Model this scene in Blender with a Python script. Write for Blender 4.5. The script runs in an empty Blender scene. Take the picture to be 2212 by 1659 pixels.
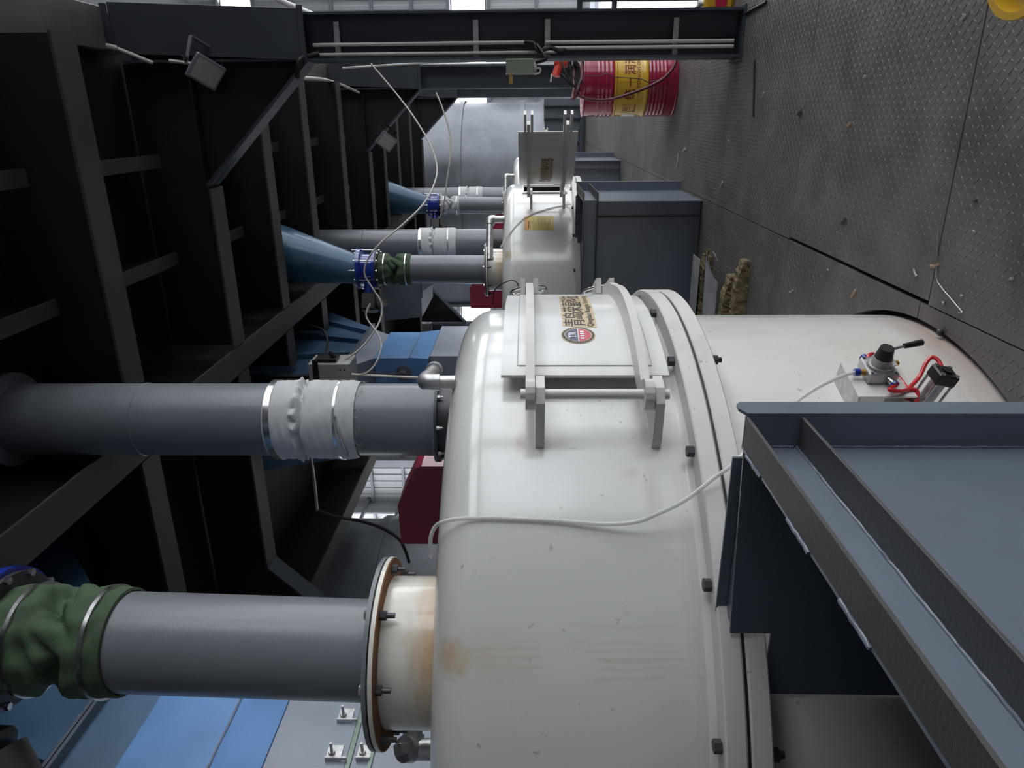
import bpy, math, random
from math import sin, cos, pi, radians, sqrt, atan2, exp
from mathutils import Vector, Matrix
random.seed(7)
S = bpy.context.scene
COL = S.collection
# ------------------------------------------------------------------ camera
FPX, EYE, YAW, PITCH = 1544.0, 1.42, radians(20.6), radians(1.26)
Fh = Vector((-sin(YAW), cos(YAW), 0)); RT = Vector((cos(YAW), sin(YAW), 0)); ZZ = Vector((0, 0, 1))
FW = Fh * cos(PITCH) + ZZ * sin(PITCH); UP = -Fh * sin(PITCH) + ZZ * cos(PITCH)
CP = Vector((0, 0, EYE))
cd = bpy.data.cameras.new('camera'); cam = bpy.data.objects.new('camera', cd); COL.objects.link(cam)
cd.sensor_fit = 'HORIZONTAL'; cd.sensor_width = 36; cd.lens = FPX / 2212 * 36; cd.clip_start = .05; cd.clip_end = 300
m = Matrix((-UP, RT, -FW)).transposed().to_4x4(); m.translation = CP      # the phone was held on its side
cam.matrix_world = m
S.camera = cam
# ------------------------------------------------------------------ sky, exposure
W = bpy.data.worlds.new('sky'); S.world = W; W.use_nodes = True
bg = W.node_tree.nodes['Background']; bg.inputs[0].default_value = (.93, .965, 1, 1); bg.inputs[1].default_value = 5.2
S.view_settings.view_transform = 'Standard'; S.view_settings.look = 'None'
S.view_settings.gamma = 1; S.view_settings.use_curve_mapping = False; S.view_settings.exposure = 0.0


def ray(x, y):
    return RT * ((829.5 - y) / FPX) + UP * ((1106 - x) / FPX) + FW
def onY(x, y, Y): d = ray(x, y); return CP + d * (Y / d.y)
def onX(x, y, X): d = ray(x, y); return CP + d * (X / d.x)
def onz(x, y, z): d = ray(x, y); return CP + d * ((z - EYE) / d.z)

# ------------------------------------------------------------------ materials
def mat(name, col, rough=.45, metal=0., var=.12, scale=6., bump=0., bscale=40., coat=0., rvar=.1, dirt=None, dscale=3., damt=.5, stretch=None, trans=0., spec=.5, specks=0.):
    M = bpy.data.materials.new(name); M.use_nodes = True
    N = M.node_tree.nodes; L = M.node_tree.links; P = N['Principled BSDF']
    tc = N.new('ShaderNodeTexCoord'); src = tc.outputs['Object']
    if stretch:
        mp = N.new('ShaderNodeMapping'); mp.inputs['Scale'].default_value = stretch; L.new(src, mp.inputs[0]); src = mp.outputs[0]
    nz = N.new('ShaderNodeTexNoise'); nz.inputs['Scale'].default_value = scale; nz.inputs['Detail'].default_value = 6; L.new(src, nz.inputs['Vector'])
    rp = N.new('ShaderNodeValToRGB'); e = rp.color_ramp.elements
    e[0].position = .3; e[1].position = .72
    e[0].color = (*[c * (1 - var) for c in col], 1); e[1].color = (*[min(1, c * (1 + var)) for c in col], 1)
    L.new(nz.outputs['Fac'], rp.inputs[0]); out = rp.outputs[0]
    if dirt:
        n2 = N.new('ShaderNodeTexNoise'); n2.inputs['Scale'].default_value = dscale; n2.inputs['Detail'].default_value = 9; n2.inputs['Roughness'].default_value = .7
        L.new(src, n2.inputs['Vector'])
        r2 = N.new('ShaderNodeValToRGB'); r2.color_ramp.elements[0].position = .56; r2.color_ramp.elements[1].position = .78
        L.new(n2.outputs['Fac'], r2.inputs[0])
        mm = N.new('ShaderNodeMath'); mm.operation = 'MULTIPLY'; mm.inputs[1].default_value = damt; L.new(r2.outputs[0], mm.inputs[0])
        mx = N.new('ShaderNodeMix'); mx.data_type = 'RGBA'; L.new(mm.outputs[0], mx.inputs['Factor']); L.new(out, mx.inputs['A']); mx.inputs['B'].default_value = (*dirt, 1)
        out = mx.outputs['Result']
    if specks:
        n4 = N.new('ShaderNodeTexNoise'); n4.inputs['Scale'].default_value = 38; n4.inputs['Detail'].default_value = 3; L.new(tc.outputs['Object'], n4.inputs['Vector'])
        r4 = N.new('ShaderNodeMapRange'); r4.inputs['From Min'].default_value = .70; r4.inputs['From Max'].default_value = .74; r4.inputs['To Max'].default_value = specks; L.new(n4.outputs['Fac'], r4.inputs[0])
        n5 = N.new('ShaderNodeTexNoise'); n5.inputs['Scale'].default_value = 14; n5.inputs['Detail'].default_value = 8; n5.inputs['Roughness'].default_value = .75; L.new(tc.outputs['Object'], n5.inputs['Vector'])
        r5 = N.new('ShaderNodeMapRange'); r5.inputs['From Min'].default_value = .60; r5.inputs['From Max'].default_value = .75; r5.inputs['To Max'].default_value = specks * .45; L.new(n5.outputs['Fac'], r5.inputs[0])
        ma = N.new('ShaderNodeMath'); ma.operation = 'MAXIMUM'; L.new(r4.outputs[0], ma.inputs[0]); L.new(r5.outputs[0], ma.inputs[1])
        mx = N.new('ShaderNodeMix'); mx.data_type = 'RGBA'; L.new(ma.outputs[0], mx.inputs['Factor']); L.new(out, mx.inputs['A']); mx.inputs['B'].default_value = (.20, .18, .16, 1); out = mx.outputs['Result']
    L.new(out, P.inputs['Base Color'])
    mr = N.new('ShaderNodeMapRange'); mr.inputs['To Min'].default_value = max(.02, rough - rvar); mr.inputs['To Max'].default_value = min(1, rough + rvar)
    L.new(nz.outputs['Fac'], mr.inputs[0]); L.new(mr.outputs[0], P.inputs['Roughness'])
    P.inputs['Metallic'].default_value = metal; P.inputs['Coat Weight'].default_value = coat; P.inputs['Coat Roughness'].default_value = .12
    P.inputs['Specular IOR Level'].default_value = spec; P.inputs['Transmission Weight'].default_value = trans
    if bump:
        n3 = N.new('ShaderNodeTexNoise'); n3.inputs['Scale'].default_value = bscale; n3.inputs['Detail'].default_value = 4; L.new(tc.outputs['Object'], n3.inputs['Vector'])
        bp = N.new('ShaderNodeBump'); bp.inputs['Strength'].default_value = bump; bp.inputs['Distance'].default_value = .01; L.new(n3.outputs['Fac'], bp.inputs['Height'])
        L.new(bp.outputs[0], P.inputs['Normal'])
    M['out'] = 1
    return M

def flat(name, col, rough=.5, metal=0.):
    return mat(name, col, rough, metal, var=.03, scale=20)

white = mat('white_paint', (.69, .685, .67), .3, 0, .035, 3, .04, 60, .35, .06, dirt=(.44, .41, .38), dscale=2.2, damt=.28, stretch=(1, 1, .35))
white2 = mat('white_paint_worn', (.67, .65, .625), .42, 0, .05, 4, .05, 60, .1, .1, dirt=(.36, .30, .26), dscale=3.6, damt=.55, specks=.6)
cream = mat('cream_paint', (.78, .74, .66), .3, 0, .04, 3, 0, 40, .3)
bar_m = mat('bar_grey_shaded', (.062, .063, .066), .5, 0, .15, 3, .12, 160)  # neutral grey, darkened as well for the deck's shade on the bars
dark_panel = mat('slate_blue_paint', (.125, .147, .19), .34, 0, .12, 2.5, .1, 160, .25, .1)
dark_beam = mat('beam_paint_shaded', (.0065, .0075, .0105), .6, 0, .2, 3, .06, 90)  # near-black: shade between the beams put into the web colour
flange_m = mat('flange_bounce_lit', (.045, .044, .043), .6, 0, .25, 3, .05, 90)  # lighter than the webs: bounce light from below put into the colour
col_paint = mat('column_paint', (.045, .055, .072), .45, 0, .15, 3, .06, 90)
haunch_paint = mat('haunch_paint', (.040, .046, .058), .42, 0, .1, 2, .05, 90)
pipe_grey = mat('grey_pipe_paint', (.175, .185, .212), .36, 0, .1, 3, .05, 120, .1, .08, dirt=(.26, .26, .27), dscale=9, damt=.25, stretch=(1, 1, .25))
rubber = flat('black_rubber', (.012, .012, .013), .55)
blackpl = flat('black_plastic', (.015, .016, .018), .4)
steel = mat('bright_steel', (.62, .62, .63), .25, 1, .1, 30)
galv = mat('galvanised', (.48, .48, .48), .38, .7, .25, 30, .1, 120, 0, .12, dirt=(.15, .14, .13), dscale=12, damt=.5)
darksteel = mat('dark_steel', (.07, .07, .075), .45, .6, .2, 20)
blue = mat('blue_enamel', (.012, .035, .30), .18, 0, .1, 8, 0, 40, .6)
cone_blue = mat('cone_blue', (.055, .13, .22), .3, .1, .25, 2.0, .04, 50, .3, .1, dirt=(.10, .10, .085), dscale=2.2, damt=.5)
chute_blue = mat('chute_blue', (.14, .30, .60), .34, 0, .12, 3, .03, 60, .2, .08)
hop_blue = mat('hopper_blue', (.06, .125, .22), .4, 0, .2, 2.5, .05, 50)
chute_grey = mat('primer_grey', (.27, .30, .37), .36, 0, .1, 4, .03, 60, .1)
red = mat('red_guard', (.33, .012, .045), .32, 0, .12, 4, .02, 60, .3)
drumred = mat('drum_red', (.30, .008, .04), .2, 0, .08, 5, 0, 40, .6)
drumyel = mat('drum_yellow', (.62, .38, .03), .24, 0, .06, 5, 0, 40, .5)
inkred = flat('ink_red', (.20, .006, .006), .5)
ink = flat('ink_black', (.012, .012, .012), .5)
beige = flat('sticker_beige', (.60, .46, .27), .4)
navy = flat('badge_navy', (.02, .03, .11), .3)
badgered = flat('badge_red', (.55, .02, .06), .3)
lwhite = flat('print_white', (.8, .8, .8), .4)
labyel = mat('label_yellow', (.72, .55, .16), .4, 0, .15, 6)
laborange = flat('label_orange', (.75, .36, .12), .4)
green = mat('green_canvas', (.055, .092, .047), .8, 0, .18, 9, .25, 350)
canvas = mat('white_canvas', (.60, .61, .63), .8, 0, .07, 8, .3, 260)
pvc = mat('pvc_conduit', (.55, .52, .48), .4, 0, .08, 8)
greybox = mat('box_grey', (.42, .43, .40), .45, 0, .06, 6)
olivebox = mat('box_olive', (.21, .235, .18), .45, 0, .08, 6)
darkcap = mat('dusty_brown', (.055, .05, .047), .6, 0, .2, 8)
brass = mat('brass', (.55, .34, .10), .35, .8, .2, 30)
hose_red = mat('red_tubing', (.62, .02, .03), .25, 0, .05, 20, 0, 40, .4)
hose_mar = mat('maroon_hose', (.10, .018, .026), .38, 0, .2, 20, .05, 100)
pumpred = flat('pump_red', (.62, .05, .03), .4)
yel = mat('yellow_plastic', (.62, .36, .02), .35, 0, .08, 6)
oil = mat('amber_oil', (.22, .10, .008), .08, 0, .2, 5, 0, 40, .6)
wool = mat('mineral_wool', (.165, .125, .065), .95, 0, .45, 22, .8, 60)
foil = mat('aluminium_sheet', (.50, .50, .52), .42, .35, .2, 8, .1, 30)
floor_m = mat('checker_plate', (.165, .152, .144), .55, .2, .3, 3.5, .12, 220, 0, .14, dirt=(.095, .085, .078), dscale=5, damt=.6)
lug_m = mat('checker_lug', (.15, .138, .13), .5, .2, .25, 5)
floor_b = flat('floor_void', (.006, .006, .006), .9)
siding = mat('wall_siding', (.42, .43, .45), .5, .1, .08, .8)
girt_m = mat('girt_grey', (.20, .21, .24), .5, 0, .1, 3)
silo_m = mat('silo_steel', (.17, .185, .21), .4, .35, .3, 1.3, .06, 30, 0, .12, dirt=(.30, .32, .34), dscale=1.6, damt=.6)
silo_d = mat('silo_dark', (.12, .135, .16), .45, .1, .15, 2)
concrete = mat('concrete', (.30, .30, .30), .8, 0, .1, 1)
facade = mat('facade_white', (.78, .79, .80), .7, 0, .05, 1)
roof_m = mat('roof_sheet', (.30, .31, .33), .6, 0, .1, 1)
banner = mat('banner_blue', (.16, .42, .75), .5, 0, .25, 1.2)
scrap_m = mat('scrap_tan', (.40, .26, .18), .7, 0, .2, 20)
scrap_w = mat('scrap_white', (.45, .43, .40), .7, 0, .2, 20)
greenstrip = mat('green_gasket', (.16, .25, .18), .3, 0, .1, 8, 0, 40, .3)
badge_gold = flat('badge_gold', (.50, .36, .16), .4)


def glassy(name, col, rough, alpha):
    M = bpy.data.materials.new(name); M.use_nodes = True
    P = M.node_tree.nodes['Principled BSDF']; L = M.node_tree.links; N = M.node_tree.nodes
    nz = N.new('ShaderNodeTexNoise'); nz.inputs['Scale'].default_value = 4
    mr = N.new('ShaderNodeMapRange'); mr.inputs['To Min'].default_value = rough; mr.inputs['To Max'].default_value = rough + .05
    L.new(nz.outputs['Fac'], mr.inputs[0]); L.new(mr.outputs[0], P.inputs['Roughness'])
    P.inputs['Base Color'].default_value = (*col, 1); P.inputs['Alpha'].default_value = alpha
    return M
clear = glassy('clear_tubing', (.80, .80, .79), .2, .6)
pane_m = glassy('window_pane', (.85, .92, 1), .1, .12)
lens_m = mat('lamp_lens', (.36, .39, .34), .2, 0, .1, 10, 0, 40, .5)
lampbody = mat('lamp_grey', (.19, .19, .22), .4, .3, .1, 10)


def stained(base_name, col, stains, streaks=None, rough=.3):
    """paint with rust stains: each stain is (centre, radii, colour, strength) in the thing's own coordinates"""
    M = mat(base_name, col, rough, 0, .035, 3, .03, 25, .8, .06, dirt=(.42, .39, .36), dscale=2.4, damt=.34, stretch=(1, 1, .3), specks=.45)
    N = M.node_tree.nodes; L = M.node_tree.links; P = N['Principled BSDF']
    tc0 = N.new('ShaderNodeTexCoord'); nd = N.new('ShaderNodeTexNoise'); nd.inputs['Scale'].default_value = 6; nd.inputs['Detail'].default_value = 4; L.new(tc0.outputs['Object'], nd.inputs['Vector'])
    sb = N.new('ShaderNodeVectorMath'); sb.operation = 'SUBTRACT'; L.new(nd.outputs['Color'], sb.inputs[0]); sb.inputs[1].default_value = (.5, .5, .5)
    sl_ = N.new('ShaderNodeVectorMath'); sl_.operation = 'MULTIPLY_ADD'; L.new(sb.outputs[0], sl_.inputs[0]); sl_.inputs[1].default_value = (.045, .045, .045); L.new(tc0.outputs['Object'], sl_.inputs[2])
    warped = sl_.outputs[0]
    cur = P.inputs['Base Color'].links[0].from_socket
    for (c, r, colr, amt) in stains:
        mp = N.new('ShaderNodeMapping'); mp.vector_type = 'POINT'
        mp.inputs['Location'].default_value = [-c[i] / r[i] for i in range(3)]
        mp.inputs['Scale'].default_value = [1 / r[i] for i in range(3)]
        L.new(warped, mp.inputs[0])
        nz = N.new('ShaderNodeTexNoise'); nz.inputs['Scale'].default_value = 3.5; nz.inputs['Detail'].default_value = 5; L.new(mp.outputs[0], nz.inputs['Vector'])
        ln = N.new('ShaderNodeVectorMath'); ln.operation = 'LENGTH'; L.new(mp.outputs[0], ln.inputs[0])
        ad = N.new('ShaderNodeMath'); ad.operation = 'MULTIPLY_ADD'; L.new(nz.outputs['Fac'], ad.inputs[0]); ad.inputs[1].default_value = .9; L.new(ln.outputs['Value'], ad.inputs[2])
        mr = N.new('ShaderNodeMapRange'); mr.inputs['From Min'].default_value = 1.45; mr.inputs['From Max'].default_value = .45
        mr.inputs['To Min'].default_value = 0; mr.inputs['To Max'].default_value = amt; L.new(ad.outputs[0], mr.inputs[0])
        mx = N.new('ShaderNodeMix'); mx.data_type = 'RGBA'; L.new(mr.outputs[0], mx.inputs['Factor']); L.new(cur, mx.inputs['A']); mx.inputs['B'].default_value = (*colr, 1)
        cur = mx.outputs['Result']
    L.new(cur, P.inputs['Base Color'])
    return M

# ------------------------------------------------------------------ mesh helpers
class MB:
    def __init__(s, T=None): s.v = []; s.f = []; s.T = T
    def add(s, vs, fs):
        n = len(s.v); s.v += [Vector(v) for v in vs]; s.f += [tuple(i + n for i in f) for f in fs]; return s
    def box(s, x0, x1, y0, y1, z0, z1, M=None):
        vs = [Vector((x, y, z)) for z in (z0, z1) for y in (y0, y1) for x in (x0, x1)]
        if M: vs = [M @ v for v in vs]
        return s.add(vs, [(0, 2, 3, 1), (4, 5, 7, 6), (0, 1, 5, 4), (2, 6, 7, 3), (0, 4, 6, 2), (1, 3, 7, 5)])
    def cbox(s, x0, x1, y0, y1, z0, z1, b=.004, M=None):
        lo = (x0, y0, z0); hi = (x1, y1, z1); vs = []; idx = {}
        for sx in (0, 1):
            for sy in (0, 1):
                for sz in (0, 1):
                    for a in range(3):
                        p = []
                        for i, q in enumerate((sx, sy, sz)):
                            e = hi[i] if q else lo[i]
                            p.append(e if i == a else e + (-b if q else b))
                        idx[sx, sy, sz, a] = len(vs); vs.append(Vector(p))
        if M: vs = [M @ v for v in vs]
        fs = []
        for a in range(3):
            o = [i for i in range(3) if i != a]
            for q in (0, 1):
                quad = []
                for (u, w) in ((0, 0), (1, 0), (1, 1), (0, 1)):
                    k = [0, 0, 0]; k[a] = q; k[o[0]] = u; k[o[1]] = w; quad.append(idx[k[0], k[1], k[2], a])
                fs.append(tuple(quad))
        for a in range(3):
            o = [i for i in range(3) if i != a]
            for u in (0, 1):
                for w in (0, 1):
                    k0 = [0, 0, 0]; k0[o[0]] = u; k0[o[1]] = w; k1 = list(k0); k1[a] = 1
                    fs.append((idx[(*k0, o[0])], idx[(*k0, o[1])], idx[(*k1, o[1])], idx[(*k1, o[0])]))
        for sx in (0, 1):
            for sy in (0, 1):
                for sz in (0, 1): fs.append(tuple(idx[sx, sy, sz, a] for a in range(3)))
        return s.add(vs, fs)
    def cyl(s, p0, p1, r0, r1=None, n=20, caps=True):
        p0 = Vector(p0); p1 = Vector(p1); r1 = r0 if r1 is None else r1
        d = (p1 - p0).normalized(); a = d.orthogonal().normalized(); b = d.cross(a)
        vs = []
        for p, r in ((p0, r0), (p1, r1)):
            for i in range(n):
                t = 2 * pi * i / n; vs.append(p + a * (r * cos(t)) + b * (r * sin(t)))
        fs = [(i, (i + 1) % n, n + (i + 1) % n, n + i) for i in range(n)]
        if caps: fs += [tuple(range(n - 1, -1, -1)), tuple(range(n, 2 * n))]
        return s.add(vs, fs)
    def hexb(s, p, d, r, h, shank=0, rs=0):
        d = Vector(d).normalized(); p = Vector(p)
        s.cyl(p, p + d * h, r, r, 6)
        if shank: s.cyl(p + d * h, p + d * (h + shank), rs, rs, 8)
        return s
    def tube(s, pts, r, n=8, sm=0, closed=False):
        pts = [Vector(p) for p in pts]
        if sm:
            o = []; L = len(pts)
            for i in range(L if closed else L - 1):
                g = lambda k: pts[k % L] if closed else pts[max(0, min(L - 1, k))]
                p0, p1, p2, p3 = g(i - 1), g(i), g(i + 1), g(i + 2)
                for j in range(sm):
                    t = j / sm
                    o.append(.5 * ((2 * p1) + (p2 - p0) * t + (2 * p0 - 5 * p1 + 4 * p2 - p3) * t * t + (3 * p1 - p0 - 3 * p2 + p3) * t ** 3))
            if not closed: o.append(pts[-1])
            pts = o
        L = len(pts); vs = []; up = None
        for i in range(L):
            a = pts[(i - 1) % L] if closed else pts[max(0, i - 1)]; b = pts[(i + 1) % L] if closed else pts[min(L - 1, i + 1)]
            d = (b - a).normalized()
            if up is None: up = d.orthogonal().normalized()
            up = (up - d * up.dot(d)).normalized(); w = d.cross(up)
            for k in range(n):
                t = 2 * pi * k / n; vs.append(pts[i] + up * (r * cos(t)) + w * (r * sin(t)))
        fs = []
        for i in range(L if closed else L - 1):
            j = (i + 1) % L
            for k in range(n): fs.append((i * n + k, i * n + (k + 1) % n, j * n + (k + 1) % n, j * n + k))
        if not closed: fs += [tuple(range(n - 1, -1, -1)), tuple(range((L - 1) * n, L * n))]
        return s.add(vs, fs)
    def lathe(s, prof, cx, cy, n=64, a0=0, a1=2 * pi, closed=False):
        full = abs(a1 - a0 - 2 * pi) < 1e-6; c = n if full else n + 1; vs = []
        for (r, z) in prof:
            for i in range(c):
                t = a0 + (a1 - a0) * i / n; vs.append((cx + r * cos(t), cy + r * sin(t), z))
        fs = []; P = len(prof)
        for j in range(P if closed else P - 1):
            j2 = (j + 1) % P
            for i in range(n):
                k = (i + 1) % c; fs.append((j * c + i, j * c + k, j2 * c + k, j2 * c + i))
        if closed and not full:
            fs += [tuple(j * c for j in range(P - 1, -1, -1)), tuple(j * c + n for j in range(P))]
        return s.add(vs, fs)
    def prism(s, poly, fn, h0, h1):
        n = len(poly); vs = [fn(a, b, h) for h in (h0, h1) for (a, b) in poly]
        return s.add(vs, [tuple(range(n - 1, -1, -1)), tuple(range(n, 2 * n))] + [(i, (i + 1) % n, n + (i + 1) % n, n + i) for i in range(n)])
    def build(s, name, m, parent=None, ang=35, kind=None):
        org = Vector((0, 0, 0)); p = parent
        while p is not None: org += p.location; p = p.parent
        me = bpy.data.meshes.new(name)
        vs = [s.T(v) for v in s.v] if s.T else s.v
        me.from_pydata([tuple(v - org) for v in vs], [], s.f)
        me.materials.append(m)
        if ang:
            me.polygons.foreach_set('use_smooth', [True] * len(me.polygons)); me.set_sharp_from_angle(angle=radians(ang))
        me.validate(); me.update()
        o = bpy.data.objects.new(name, me); COL.objects.link(o)
        if parent: o.parent = parent
        if kind: o['kind'] = kind
        return o

XZ = lambda a, b, h: (a, h, b)     # polygon in X-Z, extruded along Y
YZ = lambda a, b, h: (h, a, b)
XY = lambda a, b, h: (a, b, h)

def tag(o, label, cat, group=None):
    o['label'] = label; o['category'] = cat
    if group: o['group'] = group
    return o
def thing(name, loc, label, cat, group=None):
    o = bpy.data.objects.new(name, None); o.empty_display_size = .1; COL.objects.link(o); o.location = loc
    return tag(o, label, cat, group)
def struct(o): o['kind'] = 'structure'; return o
def one(name, mb, m, label, cat, group=None, loc=None, ang=35):
    """a thing that is a single mesh, its origin at loc (its base)"""
    L = Vector(loc) if loc is not None else Vector((sum(v.x for v in mb.v) / len(mb.v), sum(v.y for v in mb.v) / len(mb.v), min(v.z for v in mb.v)))
    mb.v = [v - L for v in mb.v]; o = mb.build(name, m, None, ang); o.location = L
    return tag(o, label, cat, group)

def text2d(body, bold=0., shear=0.):
    """letter outlines as flat triangles: (verts [(x,y)], faces), left edge at 0, height normalised to 1"""
    cu = bpy.data.curves.new('txt', 'FONT'); cu.body = body; cu.size = 1; cu.offset = bold; cu.shear = shear; cu.resolution_u = 3
    o = bpy.data.objects.new('txt', cu); COL.objects.link(o)
    bpy.context.view_layer.update()
    me = o.to_mesh(); v = [(p.co.x, p.co.y) for p in me.vertices]; f = [tuple(p.vertices) for p in me.polygons]
    o.to_mesh_clear(); bpy.data.objects.remove(o); bpy.data.curves.remove(cu)
    if not v: v = [(0, 0), (1, 0), (1, 1)]; f = [(0, 1, 2)]
    x0 = min(p[0] for p in v); y0 = min(p[1] for p in v); h = max(p[1] for p in v) - y0; w = max(p[0] for p in v) - x0
    return [((p[0] - x0) / w, (p[1] - y0) / h) for p in v], f

# ------------------------------------------------------------------ setting: floor
MX = -2.05; PITCHY = 5.5
CY = [2.5, 8.0, 13.5]
R_UP, R_LOW, R_HOLE = 1.35, 1.327, 1.347
floor = MB().box(-4.75, .86, -3, 24, -.30, -.05).box(.86, 2.62, -3, 6.43, -.30, -.05).build('floor', floor_b, None, 0); struct(floor)
seams = [-3, -.5, 1.0, 2.505, 3.945, 5.5, 7.03, 8.53, 10.03, 11.53, 13.03, 15.5, 18.0, 21.0, 24.0]
def circ(Y):
    for c in CY:
        if abs(Y - c) < R_HOLE: return sqrt(R_HOLE ** 2 - (Y - c) ** 2)
    return None
g = .003
for a, b in zip(seams[:-1], seams[1:]):
    MB().cbox({2.505: -.628, 1.0: -.641}.get(a, -.640), .85 if a > 6 else 2.6, a + g, (6.42 if a == 5.5 else b) - g, -.05, 0, .0015).build('floor_plate', floor_m, floor, 0)
    if a == 5.5: MB().cbox(-.640, .85, 6.42 + g, b - g, -.05, 0, .0015).build('floor_plate', floor_m, floor, 0)
    # lane beside the mixers, with the round cut-outs
    a2, b2 = a + g, b - g
    if abs(a - 2.505) < .01: a2 = a + .05 + g
    if abs(b - 2.505) < .01: b2 = b + .05 - g
    ys = [a2 + (b2 - a2) * i / 60 for i in range(61)]
    for c in CY:
        for e in (c - R_HOLE, c + R_HOLE):
            if a2 < e < b2: ys += [e]
    ys.sort(); mb = MB()
    for y0, y1 in zip(ys[:-1], ys[1:]):
        ym = .5 * (y0 + y1); inside = circ(ym) is not None
        c0 = circ(y0) or 0.; c1 = circ(y1) or 0.
        def strip(xa0, xa1, xb0, xb1):
            mb.add([(xa0, y0, 0), (xb0, y0, 0), (xb1, y1, 0), (xa1, y1, 0), (xa0, y0, -.05), (xb0, y0, -.05), (xb1, y1, -.05), (xa1, y1, -.05)],
                   [(0, 1, 2, 3), (7, 6, 5, 4), (0, 3, 7, 4), (1, 5, 6, 2)] + ([(0, 4, 5, 1)] if y0 == ys[0] else []) + ([(3, 2, 6, 7)] if y1 == ys[-1] else []))
        if inside:
            strip(MX + c0, MX + c1, -.645, -.645); strip(-4.7, -4.7, MX - c0, MX - c1)
        else: strip(-4.7, -4.7, -.645, -.645)
    mb.build('floor_plate', floor_m, floor, 0)
# raised tread lugs of the checker plate
def lugs(name, x0, x1, y0, y1, pp=.0262):
    mb = MB(); V = []; Fc = []
    nx = int((x1 - x0) / pp); ny = int((y1 - y0) / pp)
    for j in range(ny):
        Y = y0 + (j + .5) * pp
        if min(abs(Y - s) for s in seams) < .018: continue
        for i in range(nx):
            X = x0 + (i + .5) * pp
            c = circ(Y)
            if X < -.6:
                if c is not None and abs(X - MX) < c + .02: continue
            d = (X * RT.x + Y * RT.y); t = X * FW.x + Y * FW.y
            if t < 1.3 or abs(d) > t * .75 + .2: continue
            s = 1 if (i + j) % 2 else -1
            L, w, h = .0150, .0046, .0016
            dx, dy = cos(pi / 4 * s), sin(pi / 4 * s); px, py = -dy, dx
            n = len(V)
            V += [(X + dx * L, Y + dy * L, 0), (X + px * w, Y + py * w, 0), (X - dx * L, Y - dy * L, 0), (X - px * w, Y - py * w, 0),
                  (X + dx * L * .55, Y + dy * L * .55, h), (X - dx * L * .55, Y - dy * L * .55, h)]
            Fc += [(n, n + 1, n + 4), (n + 1, n + 2, n + 5), (n + 1, n + 5, n + 4), (n + 2, n + 3, n + 5), (n + 3, n, n + 4), (n + 3, n + 4, n + 5)]
    mb.add(V, Fc)
    o = mb.build(name, lug_m, floor, 0, kind='stuff')
    return o
lugs('tread_lug', -.612, .84, 1.6, 9.2); lugs('tread_lug', .845, 1.2, 4.6, 6.4)
lugs('tread_lug', -1.75, -.655, 1.9, 7.2)

# ------------------------------------------------------------------ setting: hall shell
def siding_wall(name, p0, p1, z0, z1, nrm, pitch=.30, dep=.05, holes=()):
    """corrugated cladding between two plan points, holes = (u0,u1,z0,z1) along the wall"""
    p0 = Vector(p0); p1 = Vector(p1); L = (p1 - p0).length; d = (p1 - p0) / L; n = Vector(nrm); mb = MB()
    us = []; u = 0.
    while u < L: us += [(u, 0), (u + pitch * .38, 0), (u + pitch * .5, dep), (u + pitch * .88, dep)]; u += pitch
    zs = sorted(set([z0, z1] + [h for q in holes for h in q[2:]]))
    for za, zb in zip(zs[:-1], zs[1:]):
        zm = .5 * (za + zb)
        for (ua, da), (ub, db) in zip(us[:-1], us[1:]):
            um = .5 * (ua + ub)
            if any(q[0] < um < q[1] and q[2] < zm < q[3] for q in holes): continue
            A = p0 + d * ua + n * da; B = p0 + d * ub + n * db
            mb.add([(A.x, A.y, za), (B.x, B.y, za), (B.x, B.y, zb), (A.x, A.y, zb)], [(0, 1, 2, 3)])
    return struct(mb.build(name, siding, None, 0))
YE = 26.0
end_holes = [(0, 40, 2.75, 3.95), (0, 40, 10.4, 11.5)]
wend = siding_wall('wall_end', (-20, YE), (8.2, YE), -.6, 12.5, (0, -1), holes=end_holes)
for z in (-.3, 1.15, 2.7, 4.0, 5.2, 6.5, 7.8, 9.1, 10.35, 11.55): MB().box(-20, 8.2, YE - .18, YE - .06, z - .05, z + .05).build('girt', girt_m, wend, 0)
for i, x in enumerate((-17, -13, -9, -5, -1, 5.2)): MB().box(x - .15, x + .15, YE - .5, YE - .19, -.6, 12.5).build('wall_post', girt_m, wend, 0)
for i, (z0, z1) in enumerate(((2.76, 3.94), (10.41, 11.49))):
    w = struct(MB().box(-20, 8.2, YE - .02, YE, z0, z0 + .05).box(-20, 8.2, YE - .02, YE, z1 - .05, z1).build('window_%d' % (i + 1), girt_m, None, 0))
    for k in range(20):
        x = -20 + k * 1.41
        MB().box(x + .03, x + 1.38, YE - .012, YE - .006, z0 + .05, z1 - .05).build('pane', pane_m, w, 0)
        MB().box(x - .03, x + .03, YE - .03, YE, z0 + .05, z1 - .05).build('mullion', girt_m, w, 0)
wl = siding_wall('wall_left', (-15, -9), (-15, YE), -5, 12.5, (1, 0), holes=[(19, 34, 1.3, 9.4)])
for z in (1.2, 2.6, 4.0, 5.15, 6.65, 8, 9.5, 11): MB().box(-14.93, -14.8, -9, YE, z - .05, z + .05).build('girt', girt_m, wl, 0)
siding_wall('wall_back', (-15, -9), (11, -9), -5, 12.5, (0, 1))
struct(MB().box(-15.2, 11.2, -9.2, YE + .2, 12.5, 12.7).build('ceiling', roof_m, None, 0))
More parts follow.
